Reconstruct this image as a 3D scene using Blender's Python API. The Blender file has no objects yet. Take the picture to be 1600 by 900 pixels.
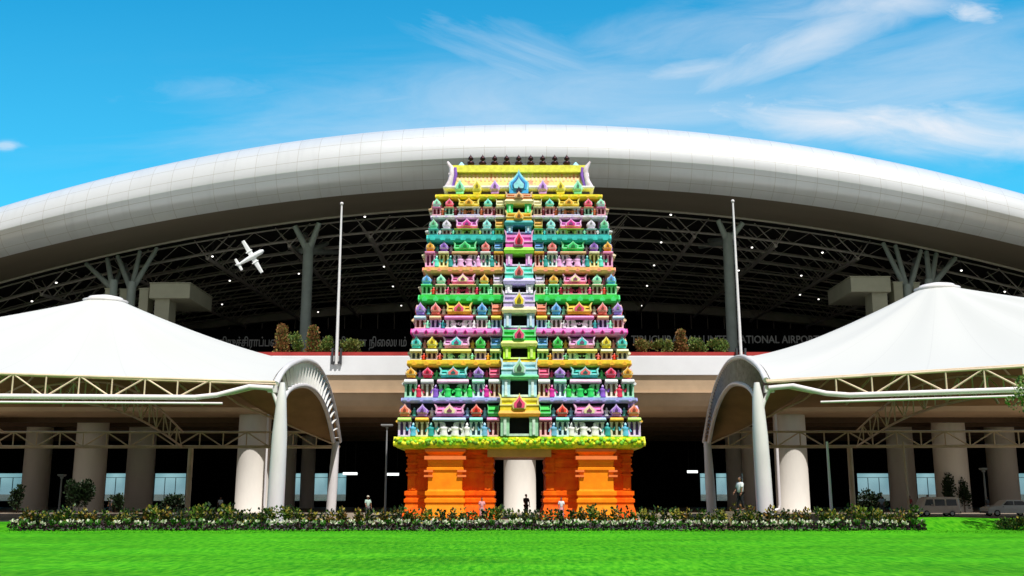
import bpy, bmesh, math, random
from mathutils import Vector, Matrix, Quaternion
random.seed(7)
S = bpy.context.scene
COL = S.collection
R = math.radians
# ------------------------------------------------------------------ camera
F = 1600.0; CH = 2.0; PITCH = math.atan(322/1600)
cd = bpy.data.cameras.new('camera'); cam = bpy.data.objects.new('camera', cd); COL.objects.link(cam)
cam.location = (0, 0, CH); cam.rotation_euler = (math.pi/2+PITCH, 0, 0)
cd.sensor_width = 36; cd.lens = 36.0; cd.clip_start = .5; cd.clip_end = 9000
S.camera = cam
# ------------------------------------------------------------------ light
SUN_EL, SUN_AZ = R(60), R(24)          # azimuth to the right of "behind the camera"
ts = Vector((math.sin(SUN_AZ)*math.cos(SUN_EL), -math.cos(SUN_AZ)*math.cos(SUN_EL), math.sin(SUN_EL)))
sl = bpy.data.lights.new('sun', 'SUN'); sl.energy = 4.9; sl.angle = R(.5); sl.color = (1, .97, .92)
so = bpy.data.objects.new('sun', sl); COL.objects.link(so); so.rotation_euler = (-ts).to_track_quat('-Z', 'Y').to_euler()
S.view_settings.view_transform = 'Standard'; S.view_settings.look = 'None'; S.view_settings.gamma = 1
S.view_settings.exposure = 0.08; S.view_settings.use_curve_mapping = False
W = bpy.data.worlds.new('World'); S.world = W; W.use_nodes = True
nt = W.node_tree; N = nt.nodes; L = nt.links; N.clear()
def wn(t, **k):
    n = N.new(t)
    for a, b in k.items(): setattr(n, a, b)
    return n
def wm(op, a, b=None, c=None):
    n = N.new('ShaderNodeMath'); n.operation = op
    for i, v in enumerate((a, b, c)):
        if v is None: continue
        if isinstance(v, (int, float)): n.inputs[i].default_value = v
        else: L.new(v, n.inputs[i])
    return n.outputs[0]
out = wn('ShaderNodeOutputWorld'); bg = wn('ShaderNodeBackground'); bg.inputs[1].default_value = .105
L.new(bg.outputs[0], out.inputs[0])
sky = wn('ShaderNodeTexSky', sky_type='NISHITA', sun_disc=False, sun_elevation=SUN_EL, sun_rotation=math.pi-SUN_AZ)
sky.air_density = 1.0; sky.dust_density = .35; sky.ozone_density = 3.0; sky.altitude = 80
hs = wn('ShaderNodeHueSaturation'); hs.inputs['Saturation'].default_value = 1.38; hs.inputs['Hue'].default_value = .483
hs.inputs['Value'].default_value = 1.1
L.new(sky.outputs[0], hs.inputs['Color'])
tint = wn('ShaderNodeVectorMath', operation='MULTIPLY'); L.new(hs.outputs[0], tint.inputs[0]); tint.inputs[1].default_value = (.10, 1.68, 1.70)
tc = wn('ShaderNodeTexCoord'); sp = wn('ShaderNodeSeparateXYZ'); L.new(tc.outputs['Generated'], sp.inputs[0])
yy = wm('MAXIMUM', wm('ABSOLUTE', sp.outputs[1]), .05)
A = wm('DIVIDE', sp.outputs[0], yy); E = wm('DIVIDE', wm('ABSOLUTE', sp.outputs[2]), yy)
def skydir(px, py):
    u = (px-800)/F; v = (450-py)/F; c, s = math.cos(PITCH), math.sin(PITCH)
    return u/(c-v*s), (s+v*c)/(c-v*s)
def streak(px, py, deg, la, lb, seed, sx, sy, lo, hi, amp):
    """a wisp: an elongated soft patch of the sky, broken up by stretched noise"""
    a0, e0 = skydir(px, py); ca, sa = math.cos(R(deg)), math.sin(R(deg))
    da = wm('SUBTRACT', A, a0); de = wm('SUBTRACT', E, e0)
    p = wm('ADD', wm('MULTIPLY', da, ca), wm('MULTIPLY', de, sa))
    q = wm('SUBTRACT', wm('MULTIPLY', de, ca), wm('MULTIPLY', da, sa))
    cb = wn('ShaderNodeCombineXYZ'); L.new(wm('MULTIPLY', p, sx), cb.inputs[0]); L.new(wm('MULTIPLY', q, sy), cb.inputs[1]); cb.inputs[2].default_value = seed
    nz = wn('ShaderNodeTexNoise'); nz.inputs['Scale'].default_value = 1; nz.inputs['Detail'].default_value = 7; nz.inputs['Roughness'].default_value = .62
    nz.inputs['Distortion'].default_value = .6
    L.new(cb.outputs[0], nz.inputs['Vector'])
    g = wm('POWER', 2.718, wm('MULTIPLY', -1.0, wm('ADD', wm('POWER', wm('ABSOLUTE', wm('DIVIDE', p, la)), 2.0), wm('POWER', wm('ABSOLUTE', wm('DIVIDE', q, lb)), 2.0))))
    mr = wn('ShaderNodeMapRange'); mr.clamp = True
    L.new(wm('ADD', nz.outputs[0], wm('MULTIPLY', wm('SUBTRACT', g, .5), .55)), mr.inputs[0])
    mr.inputs[1].default_value = lo; mr.inputs[2].default_value = hi; mr.inputs[3].default_value = 0; mr.inputs[4].default_value = amp
    return wm('MULTIPLY', mr.outputs[0], wm('MINIMUM', wm('MULTIPLY', g, 2.2), 1.0))
cl = None
for args in [(1420, 198, -4, .19, .030, 1.3, 8, 26, .22, .85, .92), (1190, 172, -2, .09, .018, 4.1, 30, 60, .40, .90, .60),
             (1580, 215, -6, .10, .026, 9.7, 7, 20, .25, .90, .85),
             (1280, 55, 24, .16, .028, 2.2, 7, 26, .26, .90, .68), (1090, 108, 10, .07, .012, 5.5, 9, 36, .25, .9, .60),
             (1340, 8, 4, .13, .020, 8.8, 8, 26, .30, .92, .65), (1520, 20, -8, .035, .014, 3.3, 26, 60, .38, .85, .70),
             (860, 110, -22, .16, .05, 6.4, 5, 34, .45, 1.1, .50), (700, 150, 4, .22, .04, 7.1, 5, 30, .45, 1.1, .40),
             (850, 180, 3, .34, .06, 7.9, 4, 16, .22, 1.1, .62), (320, 140, 0, .10, .02, 2.9, 10, 30, .5, 1.1, .25),
             (10, 228, 0, .014, .005, 6.9, 30, 60, .2, .7, .5), (1450, 125, 12, .26, .06, 5.9, 4, 18, .28, 1.1, .55), (1150, 60, 8, .22, .05, 12.9, 5, 22, .36, 1.1, .42)]:
    s_ = streak(*args); cl = s_ if cl is None else wm('MAXIMUM', cl, s_)
# pale air low over the horizon
hz = wn('ShaderNodeMapRange'); L.new(E, hz.inputs[0]); hz.inputs[1].default_value = .18; hz.inputs[2].default_value = .62; hz.inputs[3].default_value = .34; hz.inputs[4].default_value = 0
mh = wn('ShaderNodeMix', data_type='RGBA'); L.new(hz.outputs[0], mh.inputs['Factor']); L.new(tint.outputs[0], mh.inputs['A']); mh.inputs['B'].default_value = (2.2, 7.0, 8.5, 1)
h2 = wn('ShaderNodeMapRange'); L.new(E, h2.inputs[0]); h2.inputs[1].default_value = 0; h2.inputs[2].default_value = .16; h2.inputs[3].default_value = .9; h2.inputs[4].default_value = 0
mh2 = wn('ShaderNodeMix', data_type='RGBA'); L.new(h2.outputs[0], mh2.inputs['Factor']); L.new(mh.outputs['Result'], mh2.inputs['A']); mh2.inputs['B'].default_value = (5.2, 6.2, 6.8, 1); mh = mh2
mx = wn('ShaderNodeMix', data_type='RGBA'); L.new(cl, mx.inputs['Factor']); L.new(mh.outputs['Result'], mx.inputs['A']); mx.inputs['B'].default_value = (7.6, 8.0, 8.6, 1)
# unseen sky behind the camera set to dull neutral, to tone down the fill
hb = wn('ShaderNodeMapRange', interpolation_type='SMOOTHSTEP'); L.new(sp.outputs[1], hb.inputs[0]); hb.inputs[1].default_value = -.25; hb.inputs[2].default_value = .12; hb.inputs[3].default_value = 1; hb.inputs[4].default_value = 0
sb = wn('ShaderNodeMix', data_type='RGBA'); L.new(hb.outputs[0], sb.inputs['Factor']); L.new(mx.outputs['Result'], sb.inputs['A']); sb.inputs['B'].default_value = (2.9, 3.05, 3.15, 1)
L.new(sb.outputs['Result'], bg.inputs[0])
S.cycles.max_bounces = 6; S.cycles.diffuse_bounces = 3; S.cycles.glossy_bounces = 3; S.cycles.transmission_bounces = 4
S.cycles.caustics_reflective = False; S.cycles.caustics_refractive = False
# ------------------------------------------------------------------ helpers
def at(px, py, Y):
    a, e = skydir(px, py); return Vector((a*Y, Y, CH+e*Y))
def ax(px, Y, py=700): return at(px, py, Y).x
def az(py, Y): return at(800, py, Y).z
def vplane(px, py, P, Q):
    """where the sight line meets the upright plane through plan points P and Q"""
    a, e = skydir(px, py); (x0, y0), (x1, y1) = P, Q
    dx, dy = x1-x0, y1-y0
    Y = (x0*dy - y0*dx)/(a*dy - dx); return Vector((a*Y, Y, CH+e*Y))
def s2l(c): return tuple((v/12.92 if v <= .04045 else ((v+.055)/1.055)**2.4) for v in c)
MATS = {}
def mat(name, col, rough=.6, var=.10, scale=2.0, bump=0., metal=0., spec=.4, col2=None, c2pos=(.45, .6), srgb=False, bscale=None, detail=6, emit=None, stretch=None):
    if name in MATS: return MATS[name]
    if srgb: col = s2l(col)
    m = bpy.data.materials.new(name); m.use_nodes = True; t = m.node_tree; n = t.nodes; l = t.links
    b = n['Principled BSDF']; b.inputs['Roughness'].default_value = rough; b.inputs['Metallic'].default_value = metal
    b.inputs['Specular IOR Level'].default_value = spec
    if emit: b.inputs['Emission Color'].default_value = (*col, 1); b.inputs['Emission Strength'].default_value = emit
    co = n.new('ShaderNodeTexCoord'); mp = n.new('ShaderNodeMapping'); l.new(co.outputs['Object'], mp.inputs[0])
    if stretch: mp.inputs['Scale'].default_value = stretch
    nz = n.new('ShaderNodeTexNoise'); nz.inputs['Scale'].default_value = scale; nz.inputs['Detail'].default_value = detail; nz.inputs['Roughness'].default_value = .6
    l.new(mp.outputs[0], nz.inputs['Vector'])
    rp = n.new('ShaderNodeValToRGB'); l.new(nz.outputs[0], rp.inputs[0])
    if col2 is None:
        rp.color_ramp.elements[0].position = .3; rp.color_ramp.elements[1].position = .7
        rp.color_ramp.elements[0].color = (*[max(0, v*(1-var)) for v in col], 1); rp.color_ramp.elements[1].color = (*[min(1, v*(1+var*.6)) for v in col], 1)
    else:
        rp.color_ramp.elements[0].position, rp.color_ramp.elements[1].position = c2pos
        rp.color_ramp.elements[0].color = (*col, 1); rp.color_ramp.elements[1].color = (*col2, 1)
    l.new(rp.outputs[0], b.inputs['Base Color'])
    if bump:
        n2 = n.new('ShaderNodeTexNoise'); n2.inputs['Scale'].default_value = bscale or scale*6; n2.inputs['Detail'].default_value = 5; l.new(mp.outputs[0], n2.inputs['Vector'])
        bp = n.new('ShaderNodeBump'); bp.inputs['Strength'].default_value = bump; bp.inputs['Distance'].default_value = .05; l.new(n2.outputs[0], bp.inputs['Height']); l.new(bp.outputs[0], b.inputs['Normal'])
    MATS[name] = m; return m
class MB:
    def __init__(s): s.v = []; s.f = []; s.m = []; s.sm = []; s.mi = 0; s.smooth = False
    def add(s, vs, fs, smooth=None):
        o = len(s.v); s.v += [tuple(p) for p in vs]
        for f in fs: s.f.append(tuple(i+o for i in f)); s.m.append(s.mi); s.sm.append(s.smooth if smooth is None else smooth)
        return s
    def mat(s, i): s.mi = i; return s
    def box(s, x0, x1, y0, y1, z0, z1, M=None):
        vs = [Vector((x, y, z)) for z in (z0, z1) for y in (y0, y1) for x in (x0, x1)]
        if M: vs = [M @ v for v in vs]
        return s.add(vs, [(0, 2, 3, 1), (4, 5, 7, 6), (0, 1, 5, 4), (2, 6, 7, 3), (0, 4, 6, 2), (1, 3, 7, 5)], False)
    def tube(s, p, q, r, n=8, r2=None, caps=True):
        p, q = Vector(p), Vector(q); r2 = r if r2 is None else r2
        d = (q-p)
        if d.length < 1e-6: return s
        d.normalize(); a = d.orthogonal().normalized(); b = d.cross(a)
        vs = []
        for c, rr in ((p, r), (q, r2)):
            for i in range(n):
                t = 2*math.pi*i/n; vs.append(c+(a*math.cos(t)+b*math.sin(t))*rr)
        s.add(vs, [(i, (i+1) % n, n+(i+1) % n, n+i) for i in range(n)], True)
        if caps: s.add(vs[:n], [tuple(reversed(range(n)))], False); s.add(vs[n:], [tuple(range(n))], False)
        return s
    def path(s, pts, r, n=8, rs=None):
        pts = [Vector(p) for p in pts]; vs = []; up = None
        for i, p in enumerate(pts):
            d = (pts[min(i+1, len(pts)-1)]-pts[max(i-1, 0)]).normalized()
            if up is None: up = d.orthogonal().normalized()
            up = (up-d*up.dot(d)).normalized(); b = d.cross(up); rr = rs[i] if rs else r
            for k in range(n):
                t = 2*math.pi*k/n; vs.append(p+(up*math.cos(t)+b*math.sin(t))*rr)
        fs = [(i*n+k, i*n+(k+1) % n, (i+1)*n+(k+1) % n, (i+1)*n+k) for i in range(len(pts)-1) for k in range(n)]
        s.add(vs, fs, True); s.add(vs[:n], [tuple(reversed(range(n)))], False); s.add(vs[-n:], [tuple(range(n))], False); return s
    def lathe(s, prof, c=(0, 0, 0), n=16, M=None, smooth=True, ph=0, sx=1, sy=1):
        vs = []; c = Vector(c)
        for r, z in prof:
            for k in range(n):
                t = 2*math.pi*k/n+ph; v = Vector((r*math.cos(t)*sx, r*math.sin(t)*sy, z)); vs.append((M @ v if M else v)+c)
        m = len(prof)
        s.add(vs, [(i*n+k, i*n+(k+1) % n, (i+1)*n+(k+1) % n, (i+1)*n+k) for i in range(m-1) for k in range(n)], smooth)
        s.add(vs[:n], [tuple(reversed(range(n)))], False); s.add(vs[-n:], [tuple(range(n))], False); return s
    def ell(s, c, rx, ry, rz, n=12, m=8):
        pr = [(max(1e-3, math.sin(math.pi*i/m)), -math.cos(math.pi*i/m)) for i in range(m+1)]
        return s.lathe([(r, z*rz) for r, z in pr], c, n, None, True, 0, rx, ry)
    def prism(s, poly, y0, y1, M=None, smooth=False):
        """poly in x,z (counter-clockwise seen from the front, -Y), extruded from y0 (front) to y1"""
        n = len(poly); vs = [Vector((x, y0, z)) for x, z in poly]+[Vector((x, y1, z)) for x, z in poly]
        if M: vs = [M @ v for v in vs]
        s.add(vs, [tuple(range(n)), tuple(reversed(range(n, 2*n)))], False)
        s.add(vs, [(i, n+i, n+(i+1) % n, (i+1) % n) for i in range(n)], smooth); return s
    def ring(s, x0, x1, y0, y1, prof, cap=True):
        """moulding: rectangular loops pushed out by off at height z"""
        vs = []
        for off, z in prof: vs += [(x0-off, y0-off, z), (x1+off, y0-off, z), (x1+off, y1+off, z), (x0-off, y1+off, z)]
        m = len(prof); s.add(vs, [(i*4+k, i*4+(k+1) % 4, (i+1)*4+(k+1) % 4, (i+1)*4+k) for i in range(m-1) for k in range(4)], False)
        if cap: s.add(vs[:4], [(3, 2, 1, 0)], False); s.add(vs[-4:], [(0, 1, 2, 3)], False)
        return s
    def build(s, name, mats, parent=None):
        me = bpy.data.meshes.new(name); off = Vector((0, 0, 0)); p = parent
        while p is not None: off += p.location; p = p.parent
        me.from_pydata([tuple(Vector(v)-off) for v in s.v], [], s.f)
        if not isinstance(mats, (list, tuple)): mats = [mats]
        for m in mats: me.materials.append(m)
        me.polygons.foreach_set('material_index', s.m); me.polygons.foreach_set('use_smooth', s.sm); me.update()
        o = bpy.data.objects.new(name, me); COL.objects.link(o); o.parent = parent; return o
def tag(o, label=None, cat=None, group=None, kind=None):
    if label: o['label'] = label
    if cat: o['category'] = cat
    if group: o['group'] = group
    if kind: o['kind'] = kind
    return o
def thing(name, loc, label, cat, group=None):
    o = bpy.data.objects.new(name, None); o.empty_display_size = .3; COL.objects.link(o); o.location = loc
    return tag(o, label, cat, group)
def copy_tree(o, parent=None):
    kids = [c for c in COL.objects if c.parent == o] if False else list(o.children)
    c = o.copy(); COL.objects.link(c)
    if parent: c.parent = parent
    for k in kids: copy_tree(k, c)
    return c
# ------------------------------------------------------------------ materials
white_steel = mat('white_painted_steel', (.74, .70, .71), .35, .10, 1.2, stretch=(1, 1, .3))
cream_steel = mat('cream_painted_steel', (.74, .58, .42), .45, .18, 1.0)
grey_steel = mat('grey_green_steel', (.34, .39, .36), .45, .16, .8)

concrete = mat('smooth_concrete', (.74, .69, .63), .8, .12, .35, .15, bscale=9, stretch=(1, 1, .35))
duct_conc = mat('cream_duct_cladding', (.42, .41, .30), .6, .12, .6)
white_paint = mat('white_parapet_paint', (.80, .80, .82), .5, .06, .3)
tan_panel = mat('tan_soffit_panel', (.54, .38, .24), .6, .12, .5)
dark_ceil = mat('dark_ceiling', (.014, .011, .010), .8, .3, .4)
truss_mat = mat('dark_truss_steel', (.36, .32, .29), .6, .2, .5)
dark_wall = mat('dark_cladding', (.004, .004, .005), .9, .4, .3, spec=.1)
red_rail = mat('red_coping', (.42, .035, .03), .5, .2, .6)
black = mat('black_recess_shade', (.008, .007, .009), .9, .3, 1)
steel_dark = mat('dark_grey_metal', (.05, .05, .055), .4, .2, 2)
rubber = mat('black_rubber', (.012, .012, .012), .8, .2, 5)
def lawn_mat():
    m = mat('lawn_grass', (.022, .225, .004), .9, .2, 2.3, .5, spec=.05, col2=(.10, .42, .010), c2pos=(.36, .66), bscale=7, detail=11, stretch=(2.6, .55, 1))
    t = m.node_tree; n = t.nodes; l = t.links; b = n['Principled BSDF']
    src = b.inputs['Base Color'].links[0].from_socket
    w = n.new('ShaderNodeTexNoise'); w.inputs['Scale'].default_value = .16; w.inputs['Detail'].default_value = 4
    mp = n.new('ShaderNodeMapping'); mp.inputs['Scale'].default_value = (.8, 1.7, 1); co = n.new('ShaderNodeTexCoord'); l.new(co.outputs['Object'], mp.inputs[0]); l.new(mp.outputs[0], w.inputs['Vector'])
    rr = n.new('ShaderNodeMapRange'); rr.inputs[1].default_value = .3; rr.inputs[2].default_value = .7; rr.inputs[3].default_value = .72; rr.inputs[4].default_value = 1.15; l.new(w.outputs[0], rr.inputs[0])
    mx = n.new('ShaderNodeVectorMath'); mx.operation = 'SCALE'; l.new(src, mx.inputs[0]); l.new(rr.outputs[0], mx.inputs['Scale']); l.new(mx.outputs[0], b.inputs['Base Color'])
    return m
grass = lawn_mat()
blade_m = mat('grass_blade', (.045, .33, .005), .8, .3, .8, spec=.05, col2=(.10, .38, .012), c2pos=(.35, .7))
asphalt = mat('asphalt', (.06, .058, .055), .9, .25, 3, .4)
paving = mat('pale_paving', (.28, .225, .17), .85, .2, .6, .2)
kerb_m = mat('kerb_stone', (.45, .43, .38), .8, .15, 2)
# ------------------------------------------------------------------ ground
def sheet(name, pts, z, m, top=None):
    b = MB(); n = len(pts)
    b.add([(x, y, z) for x, y in pts], [tuple(range(n))]); o = b.build(name, m); tag(o, kind='structure'); return o
sheet('ground', [(-3000, -800), (3000, -800), (3000, 6000), (-3000, 6000)], -.02, mat('dry_earth', (.20, .16, .11), .95, .2, .05))
HX0, HX1, HY = ax(22, 57, 815), ax(1443, 57, 815), 57.0
# lawn, a gently uneven grid
b = MB(); nx, ny = 120, 60
for j in range(ny+1):
    for i in range(nx+1):
        x = -70+140*i/nx; y = -20+79.5*j/ny
        b.v.append((x, y, .012+.03*math.sin(x*.31+1)*math.sin(y*.23)+.02*math.sin(x*.9+y*.7)+.05))
for j in range(ny):
    for i in range(nx):
        k = j*(nx+1)+i; b.f.append((k, k+1, k+nx+2, k+nx+1)); b.m.append(0); b.sm.append(True)
# the two tongues that run on past the ends of the hedge
def bank(xa, xb, top):
    ys__ = [57.6, 58.6, 60, 61.5, 63, 66]; zs__ = [.05, .22, .48, .62, .60, -.05]; nX = 30; vs = []
    for i in range(nX+1):
        x = xa+(xb-xa)*i/nX
        for y, z in zip(ys__, zs__): vs.append((x, y+.3*math.sin(x*.5), z*top*(1+.08*math.sin(x*.8)) if z > .1 else z))
    b.add(vs, [(i*6+k, (i+1)*6+k, (i+1)*6+k+1, i*6+k+1) if xb > xa else (i*6+k, i*6+k+1, (i+1)*6+k+1, (i+1)*6+k) for i in range(nX) for k in range(5)], True)
bank(HX1+.4, 70, 1.0); bank(-70, HX0-.3, .6)
tag(b.build('lawn', grass), kind='structure')
sheet('road', [(-70, 60), (70, 60), (70, 76), (-70, 76)], -.008, asphalt)
sheet('pavement', [(-110, 76.2), (110, 76.2), (110, 260), (-110, 260)], .0, paving)
b = MB(); b.box(-70, HX1, 75.8, 76.2, -.02, .13); tag(b.build('kerb', kerb_m), kind='structure')
# grass tufts
b = MB()
for i in range(6000):
    y = 53.5+3.6*random.random(); x = random.uniform(-.62, .62)*y+random.uniform(-1, 1)
    if y > 56.2 and HX0 < x < HX1: continue
    g = .05+.03*math.sin(x*.31+1)*math.sin(y*.23)+.02*math.sin(x*.9+y*.7)+.01
    h = random.uniform(.02, .05); w = random.uniform(.02, .05); a = random.uniform(0, 3.14); dx, dy = math.cos(a)*w, math.sin(a)*w
    lx, ly = random.uniform(-.04, .04), random.uniform(-.04, .04)
    b.add([(x-dx, y-dy, g), (x+dx, y+dy, g), (x+lx, y+ly, g+h)], [(0, 1, 2)])
tag(b.build('grass_tufts', blade_m), 'short bright green grass blades over the lawn', 'grass', kind='stuff')
# ================================================================== TERMINAL
DY = 108.0                                   # front of the raised deck
XC = ax(835, 113, 250)
term = thing('terminal_building', (XC, 140, 0), 'white airport terminal with one huge arched roof behind the colourful temple tower', 'building')
def panel_mat():
    m = mat('white_roof_panels', (.72, .73, .75), .30, .05, .25, metal=.3, spec=.35, stretch=(.4, 1, 1))
    n = m.node_tree.nodes; l = m.node_tree.links; b = n['Principled BSDF']; src = b.inputs['Base Color'].links[0].from_socket
    uv = n.new('ShaderNodeUVMap'); sp = n.new('ShaderNodeSeparateXYZ'); l.new(uv.outputs[0], sp.inputs[0])
    def seam(sock, per, w):
        f = n.new('ShaderNodeMath'); f.operation = 'PINGPONG'; f.inputs[1].default_value = per/2; l.new(sock, f.inputs[0])
        g = n.new('ShaderNodeMath'); g.operation = 'LESS_THAN'; g.inputs[1].default_value = w; l.new(f.outputs[0], g.inputs[0]); return g.outputs[0]
    a = seam(sp.outputs[0], 2.4, .022); c = seam(sp.outputs[1], 1.9, .030)
    mx = n.new('ShaderNodeMath'); mx.operation = 'MAXIMUM'; l.new(a, mx.inputs[0]); l.new(c, mx.inputs[1])
    # each panel a little different, some stained
    wh = n.new('ShaderNodeTexWhiteNoise'); wh.noise_dimensions = '2D'; fl = n.new('ShaderNodeVectorMath'); fl.operation = 'FLOOR'
    sc = n.new('ShaderNodeVectorMath'); sc.operation = 'DIVIDE'; sc.inputs[1].default_value = (2.4, 1.9, 1); l.new(uv.outputs[0], sc.inputs[0]); l.new(sc.outputs[0], fl.inputs[0]); l.new(fl.outputs[0], wh.inputs[0])
    mr = n.new('ShaderNodeMapRange'); mr.inputs[3].default_value = .965; mr.inputs[4].default_value = 1.0; l.new(wh.outputs[0], mr.inputs[0])
    vs = n.new('ShaderNodeVectorMath'); vs.operation = 'SCALE'; l.new(src, vs.inputs[0]); l.new(mr.outputs[0], vs.inputs['Scale'])
    st = n.new('ShaderNodeTexNoise'); st.inputs['Scale'].default_value = 1; st.inputs['Detail'].default_value = 4
    mp = n.new('ShaderNodeMapping'); mp.inputs['Scale'].default_value = (.9, .12, 1); l.new(uv.outputs[0], mp.inputs[0]); l.new(mp.outputs[0], st.inputs['Vector'])
    sr = n.new('ShaderNodeMapRange'); sr.inputs[1].default_value = .55; sr.inputs[2].default_value = .85; sr.inputs[3].default_value = 1; sr.inputs[4].default_value = .88; l.new(st.outputs[0], sr.inputs[0])
    v2 = n.new('ShaderNodeVectorMath'); v2.operation = 'SCALE'; l.new(vs.outputs[0], v2.inputs[0]); l.new(sr.outputs[0], v2.inputs['Scale'])
    mm = n.new('ShaderNodeMix'); mm.data_type = 'RGBA'; l.new(mx.outputs[0], mm.inputs['Factor']); l.new(v2.outputs[0], mm.inputs['A']); mm.inputs['B'].default_value = (.50, .48, .45, 1)
    l.new(mm.outputs['Result'], b.inputs['Base Color']); return m
roof_metal = panel_mat()
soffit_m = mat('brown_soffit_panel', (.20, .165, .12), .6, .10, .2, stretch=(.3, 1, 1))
NB = 113.0
z_top = az(197, NB+4.0); z_bot = az(291, NB+2.9)
CT = 9.8/(ax(835, NB, 324)-ax(0, NB, 324))**2
EXT = 95
def ztop_drop(x): return CT*(x-XC)**2
def nose_scale(x): return 1-.16*((x-XC)/58)**2 if abs(x-XC) < 75 else .73
prof = []      # (Y offset, height fraction 0 bottom .. 1 top)
for i in range(0, 19):
    t = R(112-i*112/18); prof.append((4.0-4.0*math.cos(t), .345+.655*math.sin(t)))
for y, h in ((.02, .335), (.10, .325), (.5, .22), (1.15, .12), (2.0, .05), (2.9, 0)): prof.append((y, h))
xs = [XC-EXT+i*(2*EXT)/120 for i in range(121)]
def nose_pt(x, i):
    H = (z_top-z_bot)*nose_scale(x); y, h = prof[i]
    return (x, NB+y-.0, z_top-ztop_drop(x)-H*(1-h))
b = MB(); nP = len(prof); arc = [0]
for i in range(1, nP): p, q = nose_pt(XC, i-1), nose_pt(XC, i); arc.append(arc[-1]+math.dist(p, q))
vs = [nose_pt(x, i) for x in xs for i in range(nP)]
b.add(vs, [(k*nP+i, k*nP+i+1, (k+1)*nP+i+1, (k+1)*nP+i) for k in range(120) for i in range(nP-1)], True)
ro = b.build('roof', roof_metal, term); uv = ro.data.uv_layers.new(name='UVMap')
for poly in ro.data.polygons:
    for li in poly.loop_indices:
        vi = ro.data.loops[li].vertex_index; uv.data[li].uv = ((xs[vi//nP]+200), arc[vi % nP])
YS = 124.2; YBK = 184.0
CB = .0011
def soff(x): p = nose_pt(x, nP-1); return p[1], p[2]
zs0 = soff(XC)[1]
def zceil(x, y):
    t = min(1, max(0, (y-YS)/(YBK-YS)))
    zf = soff(x)[1]+.55
    zb = zs0+.55-CB*(x-XC)**2
    return zf*(1-t)+zb*t
b = MB(); vs = []
for x in xs: y, z = soff(x); vs += [(x, y, z), (x, YS, z+.02), (x, YS, z+.55)]
b.add(vs, [(k*3+i, k*3+i+1, (k+1)*3+i+1, (k+1)*3+i) for k in range(120) for i in range(2)], False)
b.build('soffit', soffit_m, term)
b = MB(); b.path([(x, YS+.12, soff(x)[1]-.06) for x in xs], .16, 6); b.build('soffit_lip', mat('lip_trim', (.42, .38, .32), .5, .1), term)
b = MB(); ysn = [YS+(YBK-YS)*j/8 for j in range(9)]
b.add([(x, y, zceil(x, y)) for x in xs for y in ysn], [(k*9+i, k*9+i+1, (k+1)*9+i+1, (k+1)*9+i) for k in range(120) for i in range(8)], True)
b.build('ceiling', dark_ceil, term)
b = MB()     # upper skin of the roof running back
vs = []
for x in xs:
    p = nose_pt(x, 0); vs += [p, (x, 140, z_top-ztop_drop(x)*.9-.2), (x, YBK+4, z_top-ztop_drop(x)*.6-3)]
b.add(vs, [(k*3+i, (k+1)*3+i, (k+1)*3+i+1, k*3+i+1) for k in range(120) for i in range(2)], True)
b.build('roof_top', white_paint, term)
ZF = az(556, DY)-1.25                       # deck floor
b = MB()
b.box(XC-EXT, XC+EXT, YBK, YBK+.5, ZF, zceil(XC, YBK)+1); b.box(XC-EXT-.5, XC-EXT, 112, YBK, 0, 45); b.box(XC+EXT, XC+EXT+.5, 112, YBK, 0, 45)
b.build('rear_wall', dark_wall, term)
# --- purlins and trusses under the roof
for j in range(9):
    y = YS+3+j*6.4; b = MB()
    px_ = [x for x in xs[::3]]
    b.path([(x, y, zceil(x, y)-2.3) for x in px_], .15, 5)
    b.path([(x, y, zceil(x, y)-.5) for x in px_], .12, 5)
    for i, x in enumerate(px_[:-1]):
        xm = (x+px_[i+1])/2
        b.tube((x, y, zceil(x, y)-2.3), (xm, y, zceil(xm, y)-.5), .045, 4, caps=False); b.tube((xm, y, zceil(xm, y)-.5), (px_[i+1], y, zceil(px_[i+1], y)-2.3), .045, 4, caps=False)
    b.build('purlin', truss_mat, term)
for i in range(-6, 7):
    x = XC+i*10.2+5.1*0; b = MB()
    b.path([(x, YS+1+k*6, zceil(x, YS+1+k*6)-3.4) for k in range(11)], .24, 6)
    for k in range(20):
        y = YS+1+k*3
        for dx in (-2.2, 2.2): b.tube((x, y, zceil(x, y)-3.4), (x+dx, y+1.5, zceil(x+dx, y+1.5)-.4), .09, 4, caps=False)
    b.build('longitudinal_truss', truss_mat, term)
# --- curved bulkhead beam above the rear glazing
b = MB(); vs = []
for x in xs:
    z = zceil(x, YBK)-1.5; vs += [(x, YBK-1.5, z-1.6), (x, YBK-1.5, z), (x, YBK-.2, z), (x, YBK-.2, z-1.6)]
b.add(vs, [(k*4+i, k*4+(i+1) % 4, (k+1)*4+(i+1) % 4, (k+1)*4+i) for k in range(120) for i in range(4)])
b.build('bulkhead_beam', mat('bulkhead_grey', (.5, .46, .40), .6, .2, .4), term)
# --- rear glazing mullions
b = MB()
for i in range(-30, 31): x = XC+i*3; b.box(x-.06, x+.06, YBK-.3, YBK-.05, ZF, zceil(x, YBK)-2)
for z in (20, 24, 28): b.box(XC-90, XC+90, YBK-.25, YBK-.06, z-.05, z+.05)
b.build('glazing_mullions', truss_mat, term)
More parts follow.
